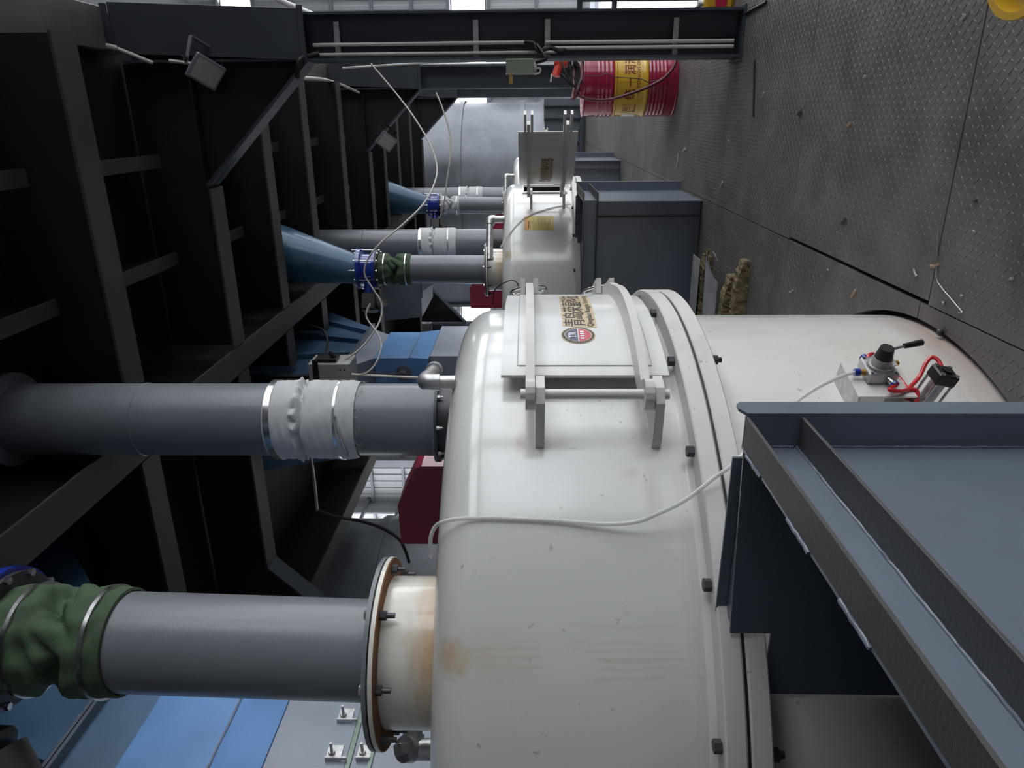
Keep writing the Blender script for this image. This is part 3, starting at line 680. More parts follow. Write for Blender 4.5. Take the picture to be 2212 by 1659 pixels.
def feed_pipe(k, cy):
    nx, ny = MX + .59, cy - .827
    lean = RT * (.026 if k == 0 else .010)
    def T(v):
        v = Vector((nx + (v.x - nx) * 1.04, ny + (v.y - ny) * 1.04, 1.42 + (v.z - 1.42) * 1.04)); return v + lean * max(0, v.z - 1.83)
    lab = ['large grey drop pipe with green canvas sleeve nearest the camera', 'grey drop pipe with green canvas sleeve above the middle mixer', 'grey drop pipe with white canvas sleeve above the farthest mixer'][k]
    P = thing('drop_pipe', (nx, ny, 1.83), lab, 'pipe', 'drop pipes')
    MB(T).lathe([(.137, 1.826), (.137, 2.63), (.13, 2.63)], nx, ny, 64).build('pipe', pipe_grey, P, 30)
    MB(T).lathe([(.13, 1.814), (.25, 1.814), (.25, 1.819), (.13, 1.819)], nx, ny, 56, closed=True).build('gasket', rubber, P, 30)
    MB(T).lathe([(.13, 1.819), (.255, 1.819), (.255, 1.830), (.13, 1.830)], nx, ny, 56, closed=True).build('pipe_flange', pipe_grey, P, 30)
    for i in range(8):
        t = 2 * pi * i / 8 + .30
        MB(T).hexb((nx + .232 * cos(t), ny + .232 * sin(t), 1.830), (0, 0, 1), .012, .009).build('bolt', steel, P, 20)
    cm = green if k < 2 else canvas
    sl = sleeve(nx, ny, .142, 2.555, 2.875, folds_green); sl.T = T; sl = sl.build('canvas_sleeve', cm, P, 60)
    MB(T).lathe([(.140, 2.548), (.148, 2.550), (.148, 2.572), (.140, 2.574)], nx, ny, 64).build('sleeve_hem', cm, sl, 60)
    for z, r in ((2.592, .1565), (2.80, .1575)):
        MB(T).lathe([(.13, z), (r, z), (r, z + .011), (.13, z + .011)], nx, ny, 72, closed=True).build('clamp_band', steel, sl, 30)
    # butterfly valve
    V = thing('butterfly_valve', T(Vector((nx, ny, 2.868))), ['blue valve at the top of the nearest drop pipe', 'blue bolted valve above the middle mixer, green sleeve below it', 'blue bolted valve above the farthest mixer, white sleeve below it'][k], 'valve', 'blue butterfly valves')
    MB(T).lathe([(.12, 2.868), (.185, 2.868), (.185, 2.884), (.12, 2.884)], nx, ny, 48, closed=True).build('lower_flange', darksteel, V, 30)
    MB(T).lathe([(.12, 2.884), (.198, 2.884), (.198, 2.912), (.150, 2.916), (.150, 3.028), (.198, 3.032), (.198, 3.060), (.12, 3.060)], nx, ny, 48, closed=True).build('body', blue, V, 30)
    MB(T).lathe([(.12, 3.060), (.195, 3.060), (.195, 3.072), (.12, 3.072)], nx, ny, 48, closed=True).build('upper_flange', cone_blue, V, 30)
    for i in range(12):
        t = 2 * pi * i / 12 + .1
        p = (nx + .180 * cos(t), ny + .180 * sin(t))
        MB(T).hexb((*p, 2.868), (0, 0, -1), .011, .012).build('bolt', steel, V, 20)
        MB(T).hexb((*p, 3.072), (0, 0, 1), .011, .010, .05 if i % 3 == 0 else .01, .006).build('nut', steel, V, 20)
        if i % 2 == 0: MB(T).cyl((*p, 2.912), (*p, 3.032), .007, n=8).build('stud', steel, V)
    # actuator on the left
    ax = Vector((-.86, -.5, 0)).normalized(); c = Vector((nx, ny, 2.965))
    MB(T).cyl(c + ax * .14, c + ax * .25, .045, n=16).build('stem_housing', blue, V)
    M = Matrix.Translation(c + ax * .34) @ Matrix.Rotation(atan2(ax.y, ax.x), 4, 'Z')
    MB(T).cbox(-.09, .09, -.07, .07, -.09, .06, .015, M).build('actuator', blackpl, V, 0)
    MB(T).cyl(c + ax * .30 + Vector((0, 0, -.09)), c + ax * .40 + Vector((0, 0, -.16)), .06, n=16).build('actuator_cap', darkcap, V)
    # eccentric cone under the deck: left side plumb
    C = thing('cone_hopper', T(Vector((nx, ny, 3.072))), ['steel blue cone hopper above the nearest drop pipe', 'steel blue cone hopper above the middle mixer', 'steel blue cone hopper above the farthest mixer'][k], 'hopper', 'cone hoppers')
    n = 48; vs = []; off = RT * .20
    for j in range(9):
        s = j / 8; r = .140 + .205 * s; o = off * s
        for i in range(n): t = 2 * pi * i / n; vs.append(Vector((nx, ny, 3.074 + (4.125 - 3.074) * s)) + o + Vector((r * cos(t), r * sin(t), 0)))
    mb = MB(); mb.add(vs, [(j * n + i, j * n + (i + 1) % n, (j + 1) * n + (i + 1) % n, (j + 1) * n + i) for j in range(8) for i in range(n)])
    mb.T = T
    mb.build('cone', cone_blue, C, 60)
def dust_pipe(k, cy):
    nx, ny = MX + .536, cy + .99; r = .193
    P = thing('dust_pipe', (nx, ny, 1.892), ['thick grey vertical pipe with pinched white canvas sleeve above the nearest mixer', 'grey vertical pipe with white canvas sleeve behind the middle green-sleeved pipe', 'grey vertical pipe with white canvas sleeve at the farthest mixer'][k], 'pipe', 'dust pipes')
    MB().lathe([(r, 1.900), (r, 2.42), (r - .01, 2.42)], nx, ny, 64).build('pipe', pipe_grey, P, 30)
    MB().lathe([(r - .01, 2.62), (r, 2.62), (r, 3.46)], nx, ny, 64).build('pipe', pipe_grey, P, 30)
    MB().lathe([(r, 3.455), (r + .004, 3.460), (r, 3.465)], nx, ny, 64).build('weld_bead', pipe_grey, P, 60)
    MB().lathe([(r, 3.465), (r, 4.24)], nx, ny, 64).build('pipe', pipe_grey, P, 30)
    MB().lathe([(r - .01, 1.893), (.226, 1.893), (.226, 1.904), (r - .01, 1.904)], nx, ny, 48, closed=True).build('pipe_flange', pipe_grey, P, 30)
    MB().lathe([(r, 4.16), (r + .06, 4.18), (r + .06, 4.24), (r, 4.24)], nx, ny, 48, closed=True).build('deck_collar', pipe_grey, P, 30)
    sl = sleeve(nx, ny, r + .006, 2.305, 2.775, folds_white, 240, 80).build('canvas_sleeve', canvas, P, 60)
    for z, q, h, tl in ((2.395, r + .0215, .013, .03), (2.728, r + .021, .032, .05)):
        mb = MB().lathe([(r, z), (q, z), (q, z + h), (r, z + h)], nx, ny, 72, closed=True); mb.T = lambda v, tl=tl, nx=nx, ny=ny: Vector((v.x, v.y, v.z + tl * (v.x - nx)))
        mb.build('clamp_band', steel, sl, 30)
    if k == 0:
        st = []
        for i in range(14): a = radians(-62 - 4.5 * i); st.append((nx + (r + .02 + .0035 * i * .5) * cos(a), ny + (r + .02 + .0035 * i * .5) * sin(a), 2.392 - .004 * i))
        MB().tube(st, .006, 6).build('loose_strap', steel, sl)
        for i in range(9):
            a = radians(-120 + 17 * i + random.uniform(-5, 5)); z = 2.305; pts = []
            for j in range(5): pts.append((nx + (r + .006 + .004 * random.random()) * cos(a + .03 * j * random.uniform(-1, 2)), ny + (r + .006 + .004 * random.random()) * sin(a + .03 * j * random.uniform(-1, 2)), z - .011 * j * random.uniform(.4, 1.2)))
            MB().tube(pts, .0012, 5, 3).build('frayed_thread', greybox, sl)
for k in range(3): feed_pipe(k, CY[k]); dust_pipe(k, CY[k])

# ------------------------------------------------------------------ feed chutes
def chute(k, cy):
    X = -2.35
    P = thing('feed_chute', (X - .3, cy - .4, 1.69), ['blue and grey feed chute on top of the nearest mixer', 'blue and grey feed chute on top of the middle mixer', 'blue feed chute on top of the farthest mixer'][k], 'chute', 'feed chutes')
    Y0, Y1 = cy - .97, cy - .03
    MB().cbox(X - .42, X, Y0, Y1, 2.656, 3.02, .006).build('upper_box', chute_blue, P, 0)
    # lower box flares outwards
    MB().add([(X - .42, Y0, 2.655), (X, Y0, 2.655), (X, Y1, 2.655), (X - .42, Y1, 2.655), (X - .46, Y0 - .10, 2.44), (X + .02, Y0 - .10, 2.44), (X + .02, Y1 + .02, 2.44), (X - .46, Y1 + .02, 2.44)],
             [(0, 1, 5, 4), (1, 2, 6, 5), (2, 3, 7, 6), (3, 0, 4, 7), (4, 5, 6, 7), (3, 2, 1, 0)]).build('lower_box', chute_blue, P, 0)
    w = MB().tube([(X + .002, Y0 + (Y1 - Y0) * i / 20, 2.656 + random.uniform(-.003, .003)) for i in range(21)], .006, 6).build('weld_bead', chute_grey, P, 60)
    g = MB().cbox(X - .6, X + .015, cy - .96, cy + .17, 2.122, 2.44, .004).build('grey_hood', chute_grey, P, 0)
    g2 = MB().cbox(X - .6, X + .015, cy - .96, cy + .17, 1.685, 2.104, .004).build('grey_base', chute_grey, P, 0)
    MB().box(X - .59, X + .018, cy - .95, cy + .16, 2.104, 2.122).build('sealing_strip', greenstrip, g, 0)
    if k == 0:
        MB().box(X + .016, X + .026, cy - .95, cy - .3, 2.020, 2.033).build('sealing_strip', greenstrip, g2, 0)
        for (yy, zz, s) in ((2.267, 2.150, 1), (2.080, 2.150, 1), (2.082, 2.03, -1)):
            c = MB().box(X + .016, X + .022, yy - .02, yy + .05, zz - .004, zz + .055).box(X + .022, X + .036, yy - .02, yy - .014, zz - .03 * (s > 0), zz + .055).build('clip', galv, g, 0)
            MB().cyl((X + .022, yy + .012, zz + .035), (X + .075, yy + .012, zz + .035), .006, n=8).hexb((X + .022, yy + .012, zz + .035), (1, 0, 0), .013, .011).build('bolt', galv, c)
    # transition and bolted flange
    MB().add([(X - .40, Y0 + .05, 3.02), (X - .02, Y0 + .05, 3.02), (X - .02, Y1 - .05, 3.02), (X - .40, Y1 - .05, 3.02), (X - .5, cy - 1.30, 3.235), (X + .0, cy - 1.30, 3.235), (X + .0, cy + .10, 3.235), (X - .5, cy + .10, 3.235)],
             [(0, 1, 5, 4), (1, 2, 6, 5), (2, 3, 7, 6), (3, 0, 4, 7), (4, 5, 6, 7), (3, 2, 1, 0)]).build('transition', (globals()['hop_blue'], chute_grey, dark_panel)[k], P, 0)  # farthest transition is dark slate in place of its shadow
    f = MB().box(X - .6, X + .05, cy - 1.40, cy + .17, 3.235, 3.25).box(X - .6, X + .05, cy - 1.40, cy + .17, 3.256, 3.27).build('bolted_flange', dark_panel, P, 0)
    for i in range(9): MB().hexb((X + .028, cy - 1.33 + .18 * i, 3.27), (0, 0, 1), .012, .012).build('bolt', galv, f, 20)
    # hopper widening towards the deck
    hop_blue = globals()['hop_blue'] if k < 2 else dark_panel  # farthest hopper: shadow put into the colour by the darker paint
    HP = [(-1.38, 3.27), (.15, 3.27), (1.18, 4.24), (-1.75, 4.24)]
    h = MB().prism([(cy + a, b) for a, b in HP], YZ, X - .95, X).build('hopper', hop_blue, P, 0)
    for (a, b) in (((-.9, 3.27), (-1.05, 4.23)), ((-.45, 3.27), (-.15, 4.23)), ((-.1, 3.27), (.6, 4.23))):
        d = .03
        MB().prism([(cy + a[0] - d, a[1] + .002), (cy + a[0] + d, a[1] + .002), (cy + b[0] + d, b[1]), (cy + b[0] - d, b[1])], YZ, X + .001, X + .05).build('rib', hop_blue, h, 0)
    # shaft and crank lever on the near face
    s = MB().cyl((X - .17, Y0, 2.72), (X - .17, Y0 - .10, 2.72), .045, n=20).cyl((X - .17, Y0, 2.72), (X - .17, Y0 - .02, 2.72), .085, n=20).build('shaft', silo_d, P)
    MB().prism([(X - .20, 2.70), (X - .14, 2.70), (X - .13, 3.16), (X - .16, 3.16)], XZ, Y0 - .085, Y0 - .07).build('lever', silo_d, s, 0)
for k in range(3): chute(k, CY[k])

def guard(k, cy):
    x, y = MX - .05, cy + 1.10
    P = thing('red_guard', (x, y, 1.682), ['dark red metal guard on the nearest mixer beyond the thick pipe', 'dark red metal guard on the middle mixer under the green-sleeved pipe', 'dark red metal guard on the farthest mixer'][k], 'guard', 'red guards')
    MB().prism([(.25, 1.682), (.25, 2.02), (.235, 2.06), (.0, 2.17), (-.26, 2.165), (-.26, 1.72), (-.2, 1.682)], lambda a, b, h: (x + a, y + h, b), 0, .30).build('cover', red, P, 0)
    MB().box(x - .2, x + .2, y + .02, y + .28, 1.655, 1.683).build('foot', darksteel, P, 0)
    MB().box(x + .05, x + .27, y - .02, y + .0, 1.69, 1.80).build('front_plate', blackpl, P, 0)
for k in range(3): guard(k, CY[k])

# pipe fittings on the rims
def fitting(loc, dirn, label, L=.20, r=.021, rise=.07, plug=False):
    p = Vector(loc); d = Vector(dirn).normalized(); P = thing('pipe_fitting', p, label, 'pipe fitting')
    up = Vector((0, 0, 1)); c = p + up * rise
    MB().cyl(p - up * .02, p + up * (rise - .03), r, n=16).build('riser', galv, P)
    MB().tube([p + up * (rise - .045), p + up * (rise - .02), c + d * .008 + up * .0, c + d * .035 + up * .006, c + d * .06 + up * .006], r * 1.22, 16, 4).build('elbow', galv, P)
    MB().cyl(c + d * .05 + up * .006, c + d * L + up * .006, r, n=16).build('nipple', galv, P)
    MB().cyl(c + d * (L - .01) + up * .006, c + d * (L + .02) + up * .006, r * 1.3, n=16).build('end_coupling', galv, P)
q = oncyl(958, 826, MX, CY[0], 1.30)
fitting((q.x, q.y, 1.672), (-.15, 1, -.03), 'grey galvanised pipe elbow on the rim of the nearest mixer', L=.20, r=.0225, rise=.075)
q = oncyl(1080, 474, MX, CY[1], 1.30)
fitting((q.x, q.y, 1.672), (-.8, -.55, 0), 'grey galvanised pipe elbow on the rim of the middle mixer', L=.42, r=.036, rise=.12)
q = oncyl(1098, 380, MX, CY[2], 1.30)
fitting((q.x, q.y, 1.672), (-.8, -.55, 0), 'small grey galvanised pipe elbow on the rim of the farthest mixer', L=.40, r=.035, rise=.12)
# plugged elbow beside the nearest drop pipe
q = onY(890, 1618, 1.75)
P = thing('plugged_elbow', (q.x, q.y, q.z - .10), 'galvanised plugged pipe elbow below the nearest drop pipe', 'pipe fitting')
dv = (RT * .9 + Fh * .5 - ZZ * .05).normalized(); nv = (-Fh * .7 + RT * .35 + ZZ * .45).normalized()
MB().cyl(q + dv * .02, q + dv * .16, .029, n=20).build('nipple', galv, P)
MB().cyl(q - dv * .02, q + dv * .045, .036, n=20).cyl(q - Vector((0, 0, .09)), q, .034, n=20).build('elbow', galv, P)
MB().cyl(q, q + nv * .042, .040, n=24).build('collar', galv, P)
M = Matrix.Translation(q + nv * .05) @ Matrix((dv.cross(nv).normalized(), nv.cross(dv.cross(nv)).normalized(), nv)).transposed().to_4x4() @ Matrix.Rotation(.3, 4, 'Z')
MB().cbox(-.016, .016, -.016, .016, -.008, .026, .003, M).build('square_plug', galv, P, 0)

# ------------------------------------------------------------------ slate blue discharge hoods
def hood(k, cy):
    P = thing('discharge_hood', (-.9, cy - 1.55, 0), ['slate blue ribbed steel hood in the lower right foreground', 'slate blue ribbed steel hood standing in front of the middle mixer', 'slate blue ribbed steel hood in front of the farthest mixer'][k], 'hood', 'steel hoods')
    y0, y1 = cy - 1.97, cy - 1.115; zt = .966; X = -.66
    MB().box(X - .006, X, y0, y1, .002, zt).build('side_panel', dark_panel, P, 0)
    xl = MX + sqrt(R_LOW ** 2 - 1.115 ** 2) + .004
    MB().prism([(X - .006, .002), (X - .006, zt - .004), (-1.145, zt - .022), (-1.145, .848), (xl, .848), (xl, .002)], XZ, y1 - .006, y1).build('back_panel', blackpl if False else dark_panel, P, 0)
    MB().box(-2.6, X - .006, y0, y0 + .006, .002, zt).build('front_panel', dark_panel, P, 0)
    MB().box(-2.606, -2.6, y0, cy - 1.22, .002, zt).build('side_panel', dark_panel, P, 0)
    # flat bars welded on edge
    MB().cbox(X, X + .07, y0 - .06, y1 - .009, zt - .007, zt, .0015).build('top_bar', bar_m, P, 0)
    MB().cbox(X, X + .07, y0 - .06, y1 - .009, .845, .852, .0015).build('rib', bar_m, P, 0)
    MB().cbox(X, X + .07, y1 - .008, y1, .002, zt, .0015).build('corner_bar', dark_panel, P, 0)
    MB().prism([(y1 - .008, .002), (y1 + .055, .002), (y1 + .055, zt - .003), (y1 + .045, zt + .006), (y1 + .02, zt + .008), (y1 - .008, zt - .003)], YZ, X + .07, X + .077).build('corner_angle', dark_panel, P, 0)
    MB().cbox(-2.6, X, y0 - .06, y0, zt - .007, zt, .0015).build('top_bar', bar_m, P, 0)
    MB().cbox(-2.6, X, y0 - .06, y0, .845, .852, .0015).build('rib', bar_m, P, 0)
    MB().cbox(X - .006, X + .002, y0 - .06, y0, .002, .844, .0015).build('corner_bar', dark_panel, P, 0)
    MB().cbox(X - .135, X - .128, y0 - .06, y0, .002, .844, .0015).build('rib', bar_m, P, 0)
    MB().cbox(-1.125, X - .05, y1 + .001, y1 + .05, .936, .943, .0015).cbox(-1.125, X - .05, y1 + .042, y1 + .05, .943, .968, .0015).build('edge_angle', dark_panel, P, 0)
    if k == 0:      # weld seams
        def bead(a, b, r=.0035, n=60):
            a = Vector(a); b = Vector(b); MB().tube([a.lerp(b, i / n) + Vector([random.uniform(-.0009, .0009) for _ in range(3)]) for i in range(n + 1)], r, 6).build('weld_bead', dark_panel, P, 60)
        bead((X + .001, y0, .853), (X + .001, y1 - .01, .853)); bead((X + .001, y1 - .009, .86), (X + .001, y1 - .009, .955)); bead((X + .001, y1 - .009, .3), (X + .001, y1 - .009, .84))
        for f0, f1 in ((.05, .16), (.34, .46), (.6, .72)): bead((X - .004, y1 - (y1 - y0) * f0, zt + .001), (X - .004, y1 - (y1 - y0) * f1, zt + .001), .004, 12)
for k in range(3): hood(k, CY[k])

# ------------------------------------------------------------------ pneumatics on the nearest mixer
cx0, cy0 = MX, CY[0]
an = radians(-20.5); NV = Vector((cos(an), sin(an), 0)); TV = Vector((-sin(an), cos(an), 0)); UZ = Vector((0, 0, 1))
def lc(n, t, z): return Vector((cx0, cy0, 0)) + NV * n + TV * t + UZ * z      # local: outward, along the wall, height
FR = Matrix((NV, TV, UZ)).transposed().to_4x4(); FR.translation = Vector((cx0, cy0, 0))
P = thing('valve_bracket', lc(1.33, 0, .30), 'bent white steel bracket under the hand valve on the nearest mixer', 'bracket')
MB().cbox(1.398, 1.404, -.085, .075, .300, .468, .002, FR).build('plate', lower_m, P, 0)
MB().cbox(1.315, 1.40, -.085, .075, .462, .468, .002, FR).build('leg', galv, P, 0)
MB().cbox(1.315, 1.40, -.085, .075, .300, .306, .002, FR).build('leg', galv, P, 0)
def lc(n, t, z, lc0=lc): return lc0(1.4045 + (n - 1.4045) * .95, .012 + t * .95, .385 + (z - .37) * .95)
FR0 = FR; FR = FR0 @ Matrix.Translation((1.4045 * .05, .012, .385 - .37 * .95)) @ Matrix.Scale(.95, 4)
P = thing('hand_valve', lc(1.405, .01, .32), 'grey hand lever valve with black knob on the nearest mixer', 'valve')
MB().cbox(1.4045, 1.443, -.045, .045, .325, .415, .004, FR).build('body', galv, P, 0)
MB().cyl(lc(1.443, 0, .37), lc(1.452, 0, .37), .040, .038, 24).cyl(lc(1.452, 0, .37), lc(1.476, 0, .37), .031, .027, 24).build('bonnet', galv, P)
MB().cyl(lc(1.476, 0, .37), lc(1.512, 0, .37), .0255, .0195, 24).build('knob', blackpl, P)
MB().cyl(lc(1.498, .008, .355), lc(1.502, .022, .305), .0045, n=10).build('lever', steel, P)
MB().cyl(lc(1.502, .022, .308), lc(1.505, .036, .250), .0078, .0100, 14).cyl(lc(1.505, .036, .250), lc(1.5055, .037, .245), .0100, .005, 14).build('grip', blackpl, P)
MB().cyl(lc(1.425, -.012, .415), lc(1.425, -.012, .432), .010, n=12).build('fitting', brass, P)
MB().cyl(lc(1.425, -.012, .432), lc(1.425, -.012, .448), .0115, n=12).build('push_ring', blue, P)
MB().cyl(lc(1.425, -.045, .355), lc(1.425, -.066, .348), .010, n=12).build('fitting', steel, P)
MB().cyl(lc(1.425, -.066, .348), lc(1.425, -.074, .345), .0125, n=12).build('push_ring', blue, P)
MB().cyl(lc(1.425, .028, .325), lc(1.425, .034, .297), .008, n=12).build('silencer', brass, P)
MB().cyl(lc(1.430, .045, .395), lc(1.430, .058, .40), .0115, n=12).build('push_ring', blue, P)
for a_, b_ in ((-.036, .334), (.036, .334), (-.036, .406), (.036, .406)): MB().cyl(lc(1.443, a_, b_), lc(1.4445, a_, b_), .005, n=8).build('screw', darksteel, P)
MB().cbox(1.4722, 1.4732, -.035, -.005, .34, .352, .0003, FR).build('nameplate', lwhite, P, 0)
# air cylinder
hd = oncyl(2037, 812, cx0, cy0, 1.46); tl = oncyl(1968, 905, cx0, cy0, 1.30)
ax = (hd - tl).normalized(); side = ax.cross(UZ).normalized(); up2 = side.cross(ax)
P = thing('air_cylinder', tl, 'black and silver air cylinder below the hand valve', 'cylinder')
M = Matrix((side, up2, ax)).transposed().to_4x4(); M.translation = hd
MB().cbox(-.030, .030, -.030, .030, -.018, .018, .004, M).build('end_cap', blackpl, P, 0)
MB().cyl(M @ Vector((0, 0, .018)), M @ Vector((0, 0, .024)), .016, n=20).build('hub', blackpl, P)
for a_ in (-1, 1):
    for b_ in (-1, 1):
        MB().cyl(M @ Vector((a_ * .021, b_ * .021, .016)), M @ Vector((a_ * .021, b_ * .021, .021)), .0065, n=12).build('screw', steel, P)
        MB().cyl(M @ Vector((a_ * .024, b_ * .024, -.018)), M @ Vector((a_ * .024, b_ * .024, -.20)), .004, n=8).build('tie_rod', steel, P)
MB().cyl(M @ Vector((0, 0, -.018)), M @ Vector((0, 0, -.20)), .0215, n=28).build('barrel', galv, P)
P = thing('white_lug', oncyl(1950, 878, cx0, cy0, 1.33), 'rounded white mounting lug behind the air cylinder', 'bracket')
q = oncyl(1952, 886, cx0, cy0, 1.36)
MB().cyl(q - NV * .04, q + NV * .012, .058, n=36).build('disc', lower_m, P)
MB().cyl(q + NV * .012 - TV * 0, q + NV * .03, .012, n=12).build('boss', lower_m, P)
def pt(x, y, r): return oncyl(x, y, cx0, cy0, r)
one('air_tube', MB().tube([lc(1.43, .058, .40), pt(1872, 783, 1.43), pt(1877, 768, 1.44), pt(1893, 768, 1.43), pt(1925, 800, 1.41), pt(1945, 820, 1.40), pt(1958, 838, 1.40), pt(1966, 852, 1.39), pt(1958, 866, 1.37)], .0062, 10, 8), hose_red, 'red air tube looping behind the black valve knob', 'tube', 'red air tubes')
one('air_tube', MB().tube([lc(1.425, -.073, .345), pt(1922, 842, 1.43), pt(1945, 845, 1.42), pt(1958, 843, 1.41), pt(1978, 842, 1.41), pt(1981, 856, 1.40), pt(1976, 885, 1.38)], .0062, 10, 8), hose_red, 'red air tube curving down from the front of the hand valve', 'tube', 'red air tubes')
one('air_tube', MB().tube([pt(1960, 842, 1.405), pt(1985, 815, 1.41), pt(2000, 785, 1.43), pt(2013, 772, 1.44), pt(2026, 778, 1.44), pt(2034, 793, 1.435), pt(2036, 800, 1.43)], .0062, 10, 8), hose_red, 'red air tube arching over to the black cylinder head', 'tube', 'red air tubes')
one('push_fitting', MB().cyl(pt(2035, 795, 1.432), pt(2036, 801, 1.43), .009, n=12), blue, 'blue push fitting on the black cylinder head', 'fitting')
one('air_tube', MB().tube([lc(1.425, -.012, .447), pt(1820, 812, 1.43), pt(1775, 832, 1.42), pt(1735, 857, 1.41), pt(1700, 885, 1.42), pt(1640, 945, 1.46), pt(1580, 1005, 1.475), pt(1540, 1034, 1.46), pt(1480, 1080, 1.44), pt(1420, 1110, 1.41), pt(1370, 1128, 1.385), pt(1300, 1132, 1.366), pt(1200, 1125, 1.358), pt(1080, 1119, 1.358), pt(1000, 1120, 1.358), pt(962, 1126, 1.355), pt(940, 1138, 1.33), pt(930, 1165, 1.31), (pt(930, 1165, 1.31) + Vector((-.05, .0, -.0))), (pt(936, 1195, 1.27) + Vector((-.03, .03, .012)))], .0058, 10, 8), clear, 'clear air tube draped over the side of the nearest mixer', 'tube')

# ------------------------------------------------------------------ oil drum with pump
dx, dy, dr = .27, 7.60, .29
D = thing('oil_drum', (dx, dy, 0), 'dark red oil drum with a yellow lettered band behind the nearest post', 'drum')
def ribs(z0, z1, n, amp=.006):
    o = []
    for i in range(n * 8 + 1): s = i / (n * 8); o.append((dr - .004 + amp * (.5 - .5 * cos(2 * pi * n * s)), z0 + (z1 - z0) * s))
    return o
low = [(0.02, .012), (dr - .012, .012), (dr - .008, 0), (dr + .002, 0), (dr + .004, .012), (dr - .003, .02), (dr - .003, .10)] + ribs(.10, .275, 5) + [(dr + .004, .283)]
MB().lathe(low, dx, dy, 72).build('lower_body', drumred, D, 40)
MB().lathe([(dr + .004, .283), (dr + .010, .292), (dr + .010, .302), (dr - .002, .315), (dr - .003, .33), (dr - .003, .56), (dr - .002, .572), (dr + .010, .582), (dr + .010, .592), (dr + .004, .598)], dx, dy, 72).build('yellow_band', drumyel, D, 40)
MB().lathe([(dr + .004, .598), (dr - .003, .607)] + ribs(.607, .76, 4) + [(dr - .003, .765), (dr - .003, .868), (dr + .003, .875), (dr + .003, .888), (dr - .010, .888), (dr - .012, .868), (.02, .868)], dx, dy, 72).build('upper_body', drumred, D, 40)
rd = dr - .002
def dwrap(d0, d1, z0, z1, dr_=.0): return lambda u, v: pol(dx, dy, rd + .0008 + dr_, -92 + d0 + (d1 - d0) * u, z0 + (z1 - z0) * v)
def dtext(name, body, d0, d1, z0, z1, bold=0., m=inkred):
    v, f = text2d(body, bold); w = dwrap(d0, d1, z0, z1); mb = MB(); mb.add([w(*p) for p in v], f); mb.build(name, m, D, 0)
for i, (ch, a, b, z0, z1) in enumerate((('统', -27, -8, .41, .50), ('润', 18, 37, .41, .50), ('滑', 40, 59, .41, .50), ('油', 62, 82, .41, .50))): dtext('character', ch, a, b, z0 - .008, z1 + .008, .012)
dtext('lettering', 'TONGYI OIL', -6, 52, .360, .388, .008)

def dbar(a, b, z0, z1): MB().lathe([(rd + .001, z0), (rd + .001, z1)], dx, dy, 6, radians(-92 + a), radians(-92 + b)).build('logo_line', inkred, D, 0)
for a, b, z0, z1 in ((-58, -38, .505, .509), (-58, -40, .415, .419), (-58, -57, .419, .505), (-39, -38, .43, .505)): dbar(a, b, z0, z1)
dtext('logo', '统', -55, -42, .456, .500, .012); dbar(-55, -42, .436, .444)
for a, b, z0, z1 in ((-3, 13, .448, .460), (-22, -10, .372, .376), (56, 68, .372, .376)): dbar(a, b, z0, z1)
dtext('lettering', 'Monarch', -58, -36, .383, .407, .008)
MB().lathe([(rd + .0012, .375), (rd + .0012, .505)], dx, dy, 6, radians(-92 - 84), radians(-92 - 66)).build('paper_label', lwhite, D, 0)
q = Vector((.47, 7.52, .868))
P = thing('drum_pump', q, 'red and black drum pump standing on the oil drum', 'pump')
MB().cyl(q, q + UZ * .10, .022, n=14).cyl(q + UZ * .06, q + UZ * .12, .034, n=14).cyl(q + UZ * .13, q + UZ * .17, .03, n=14).build('stem', blackpl, P)
MB().cyl(q + UZ * .17, q + UZ * .28, .042, .046, 18).cyl(q + UZ * .25 , q + UZ * .25 + Vector((-.12, -.03, .03)), .036, .04, 16).cyl(q + UZ * .28, q + UZ * .30, .046, .03, 18).build('motor', pumpred, P)
MB().cyl(q + UZ * .29 + Vector((-.10, -.03, .03)), q + UZ * .33 + Vector((-.17, -.05, .0)), .008, n=8).build('switch_lever', pvc, P)
MB().tube([q + UZ * .23 + Vector((-.10, -.03, 0)), q + UZ * .16 + Vector((-.17, -.06, 0)), q + UZ * .10 + Vector((-.22, -.08, 0)), q + UZ * .04 + Vector((-.25, -.10, 0))], .013, 8, 6).build('cable_sleeve', rubber, P)
Yh = 7.26
one('hose', MB().tube([onY(1252, 128, 7.45), onY(1258, 150, 7.35), onY(1254, 180, 7.28), onY(1243, 208, 7.25), onY(1237, 212, 7.30), onY(1240, 190, 7.40), onY(1240, 160, 7.50), onY(1246, 135, 7.55), onY(1254, 140, 7.38), onY(1256, 170, 7.31), onY(1247, 196, 7.255), onY(1252, 207, Yh), onY(1275, 215, Yh), onY(1310, 216, Yh), onY(1345, 208, Yh - .01), onY(1390, 192, 7.27), onY(1430, 172, 7.27), onY(1452, 150, 7.27), onY(1461, 128, 7.30), onY(1462, 112, 7.36)], .0145, 10, 6), hose_mar, 'maroon rubber hose coiled over the front of the oil drum', 'hose', ang=60)
one('cable', MB().tube([onY(1228, 135, 7.3), onY(1238, 165, 7.25), onY(1248, 182, 7.25), onY(1265, 165, 7.29), onY(1292, 165, 7.29), onY(1308, 160, 7.29), onY(1325, 166, 7.29), onY(1350, 168, 7.29), onY(1385, 171, 7.29), onY(1400, 177, 7.28), onY(1425, 172, 7.28), onY(1448, 165, 7.28)], .004, 6, 5), rubber, 'thin black cord trailing down the front of the oil drum', 'cable')
one('cable', MB().tube([onY(1210, 124, 7.35), onY(1216, 140, 7.3), onY(1225, 165, 7.27), onY(1240, 186, 7.27), onY(1252, 190, 7.30)], .010, 8, 6), rubber, 'thick black pump cable hanging above the oil drum', 'cable')

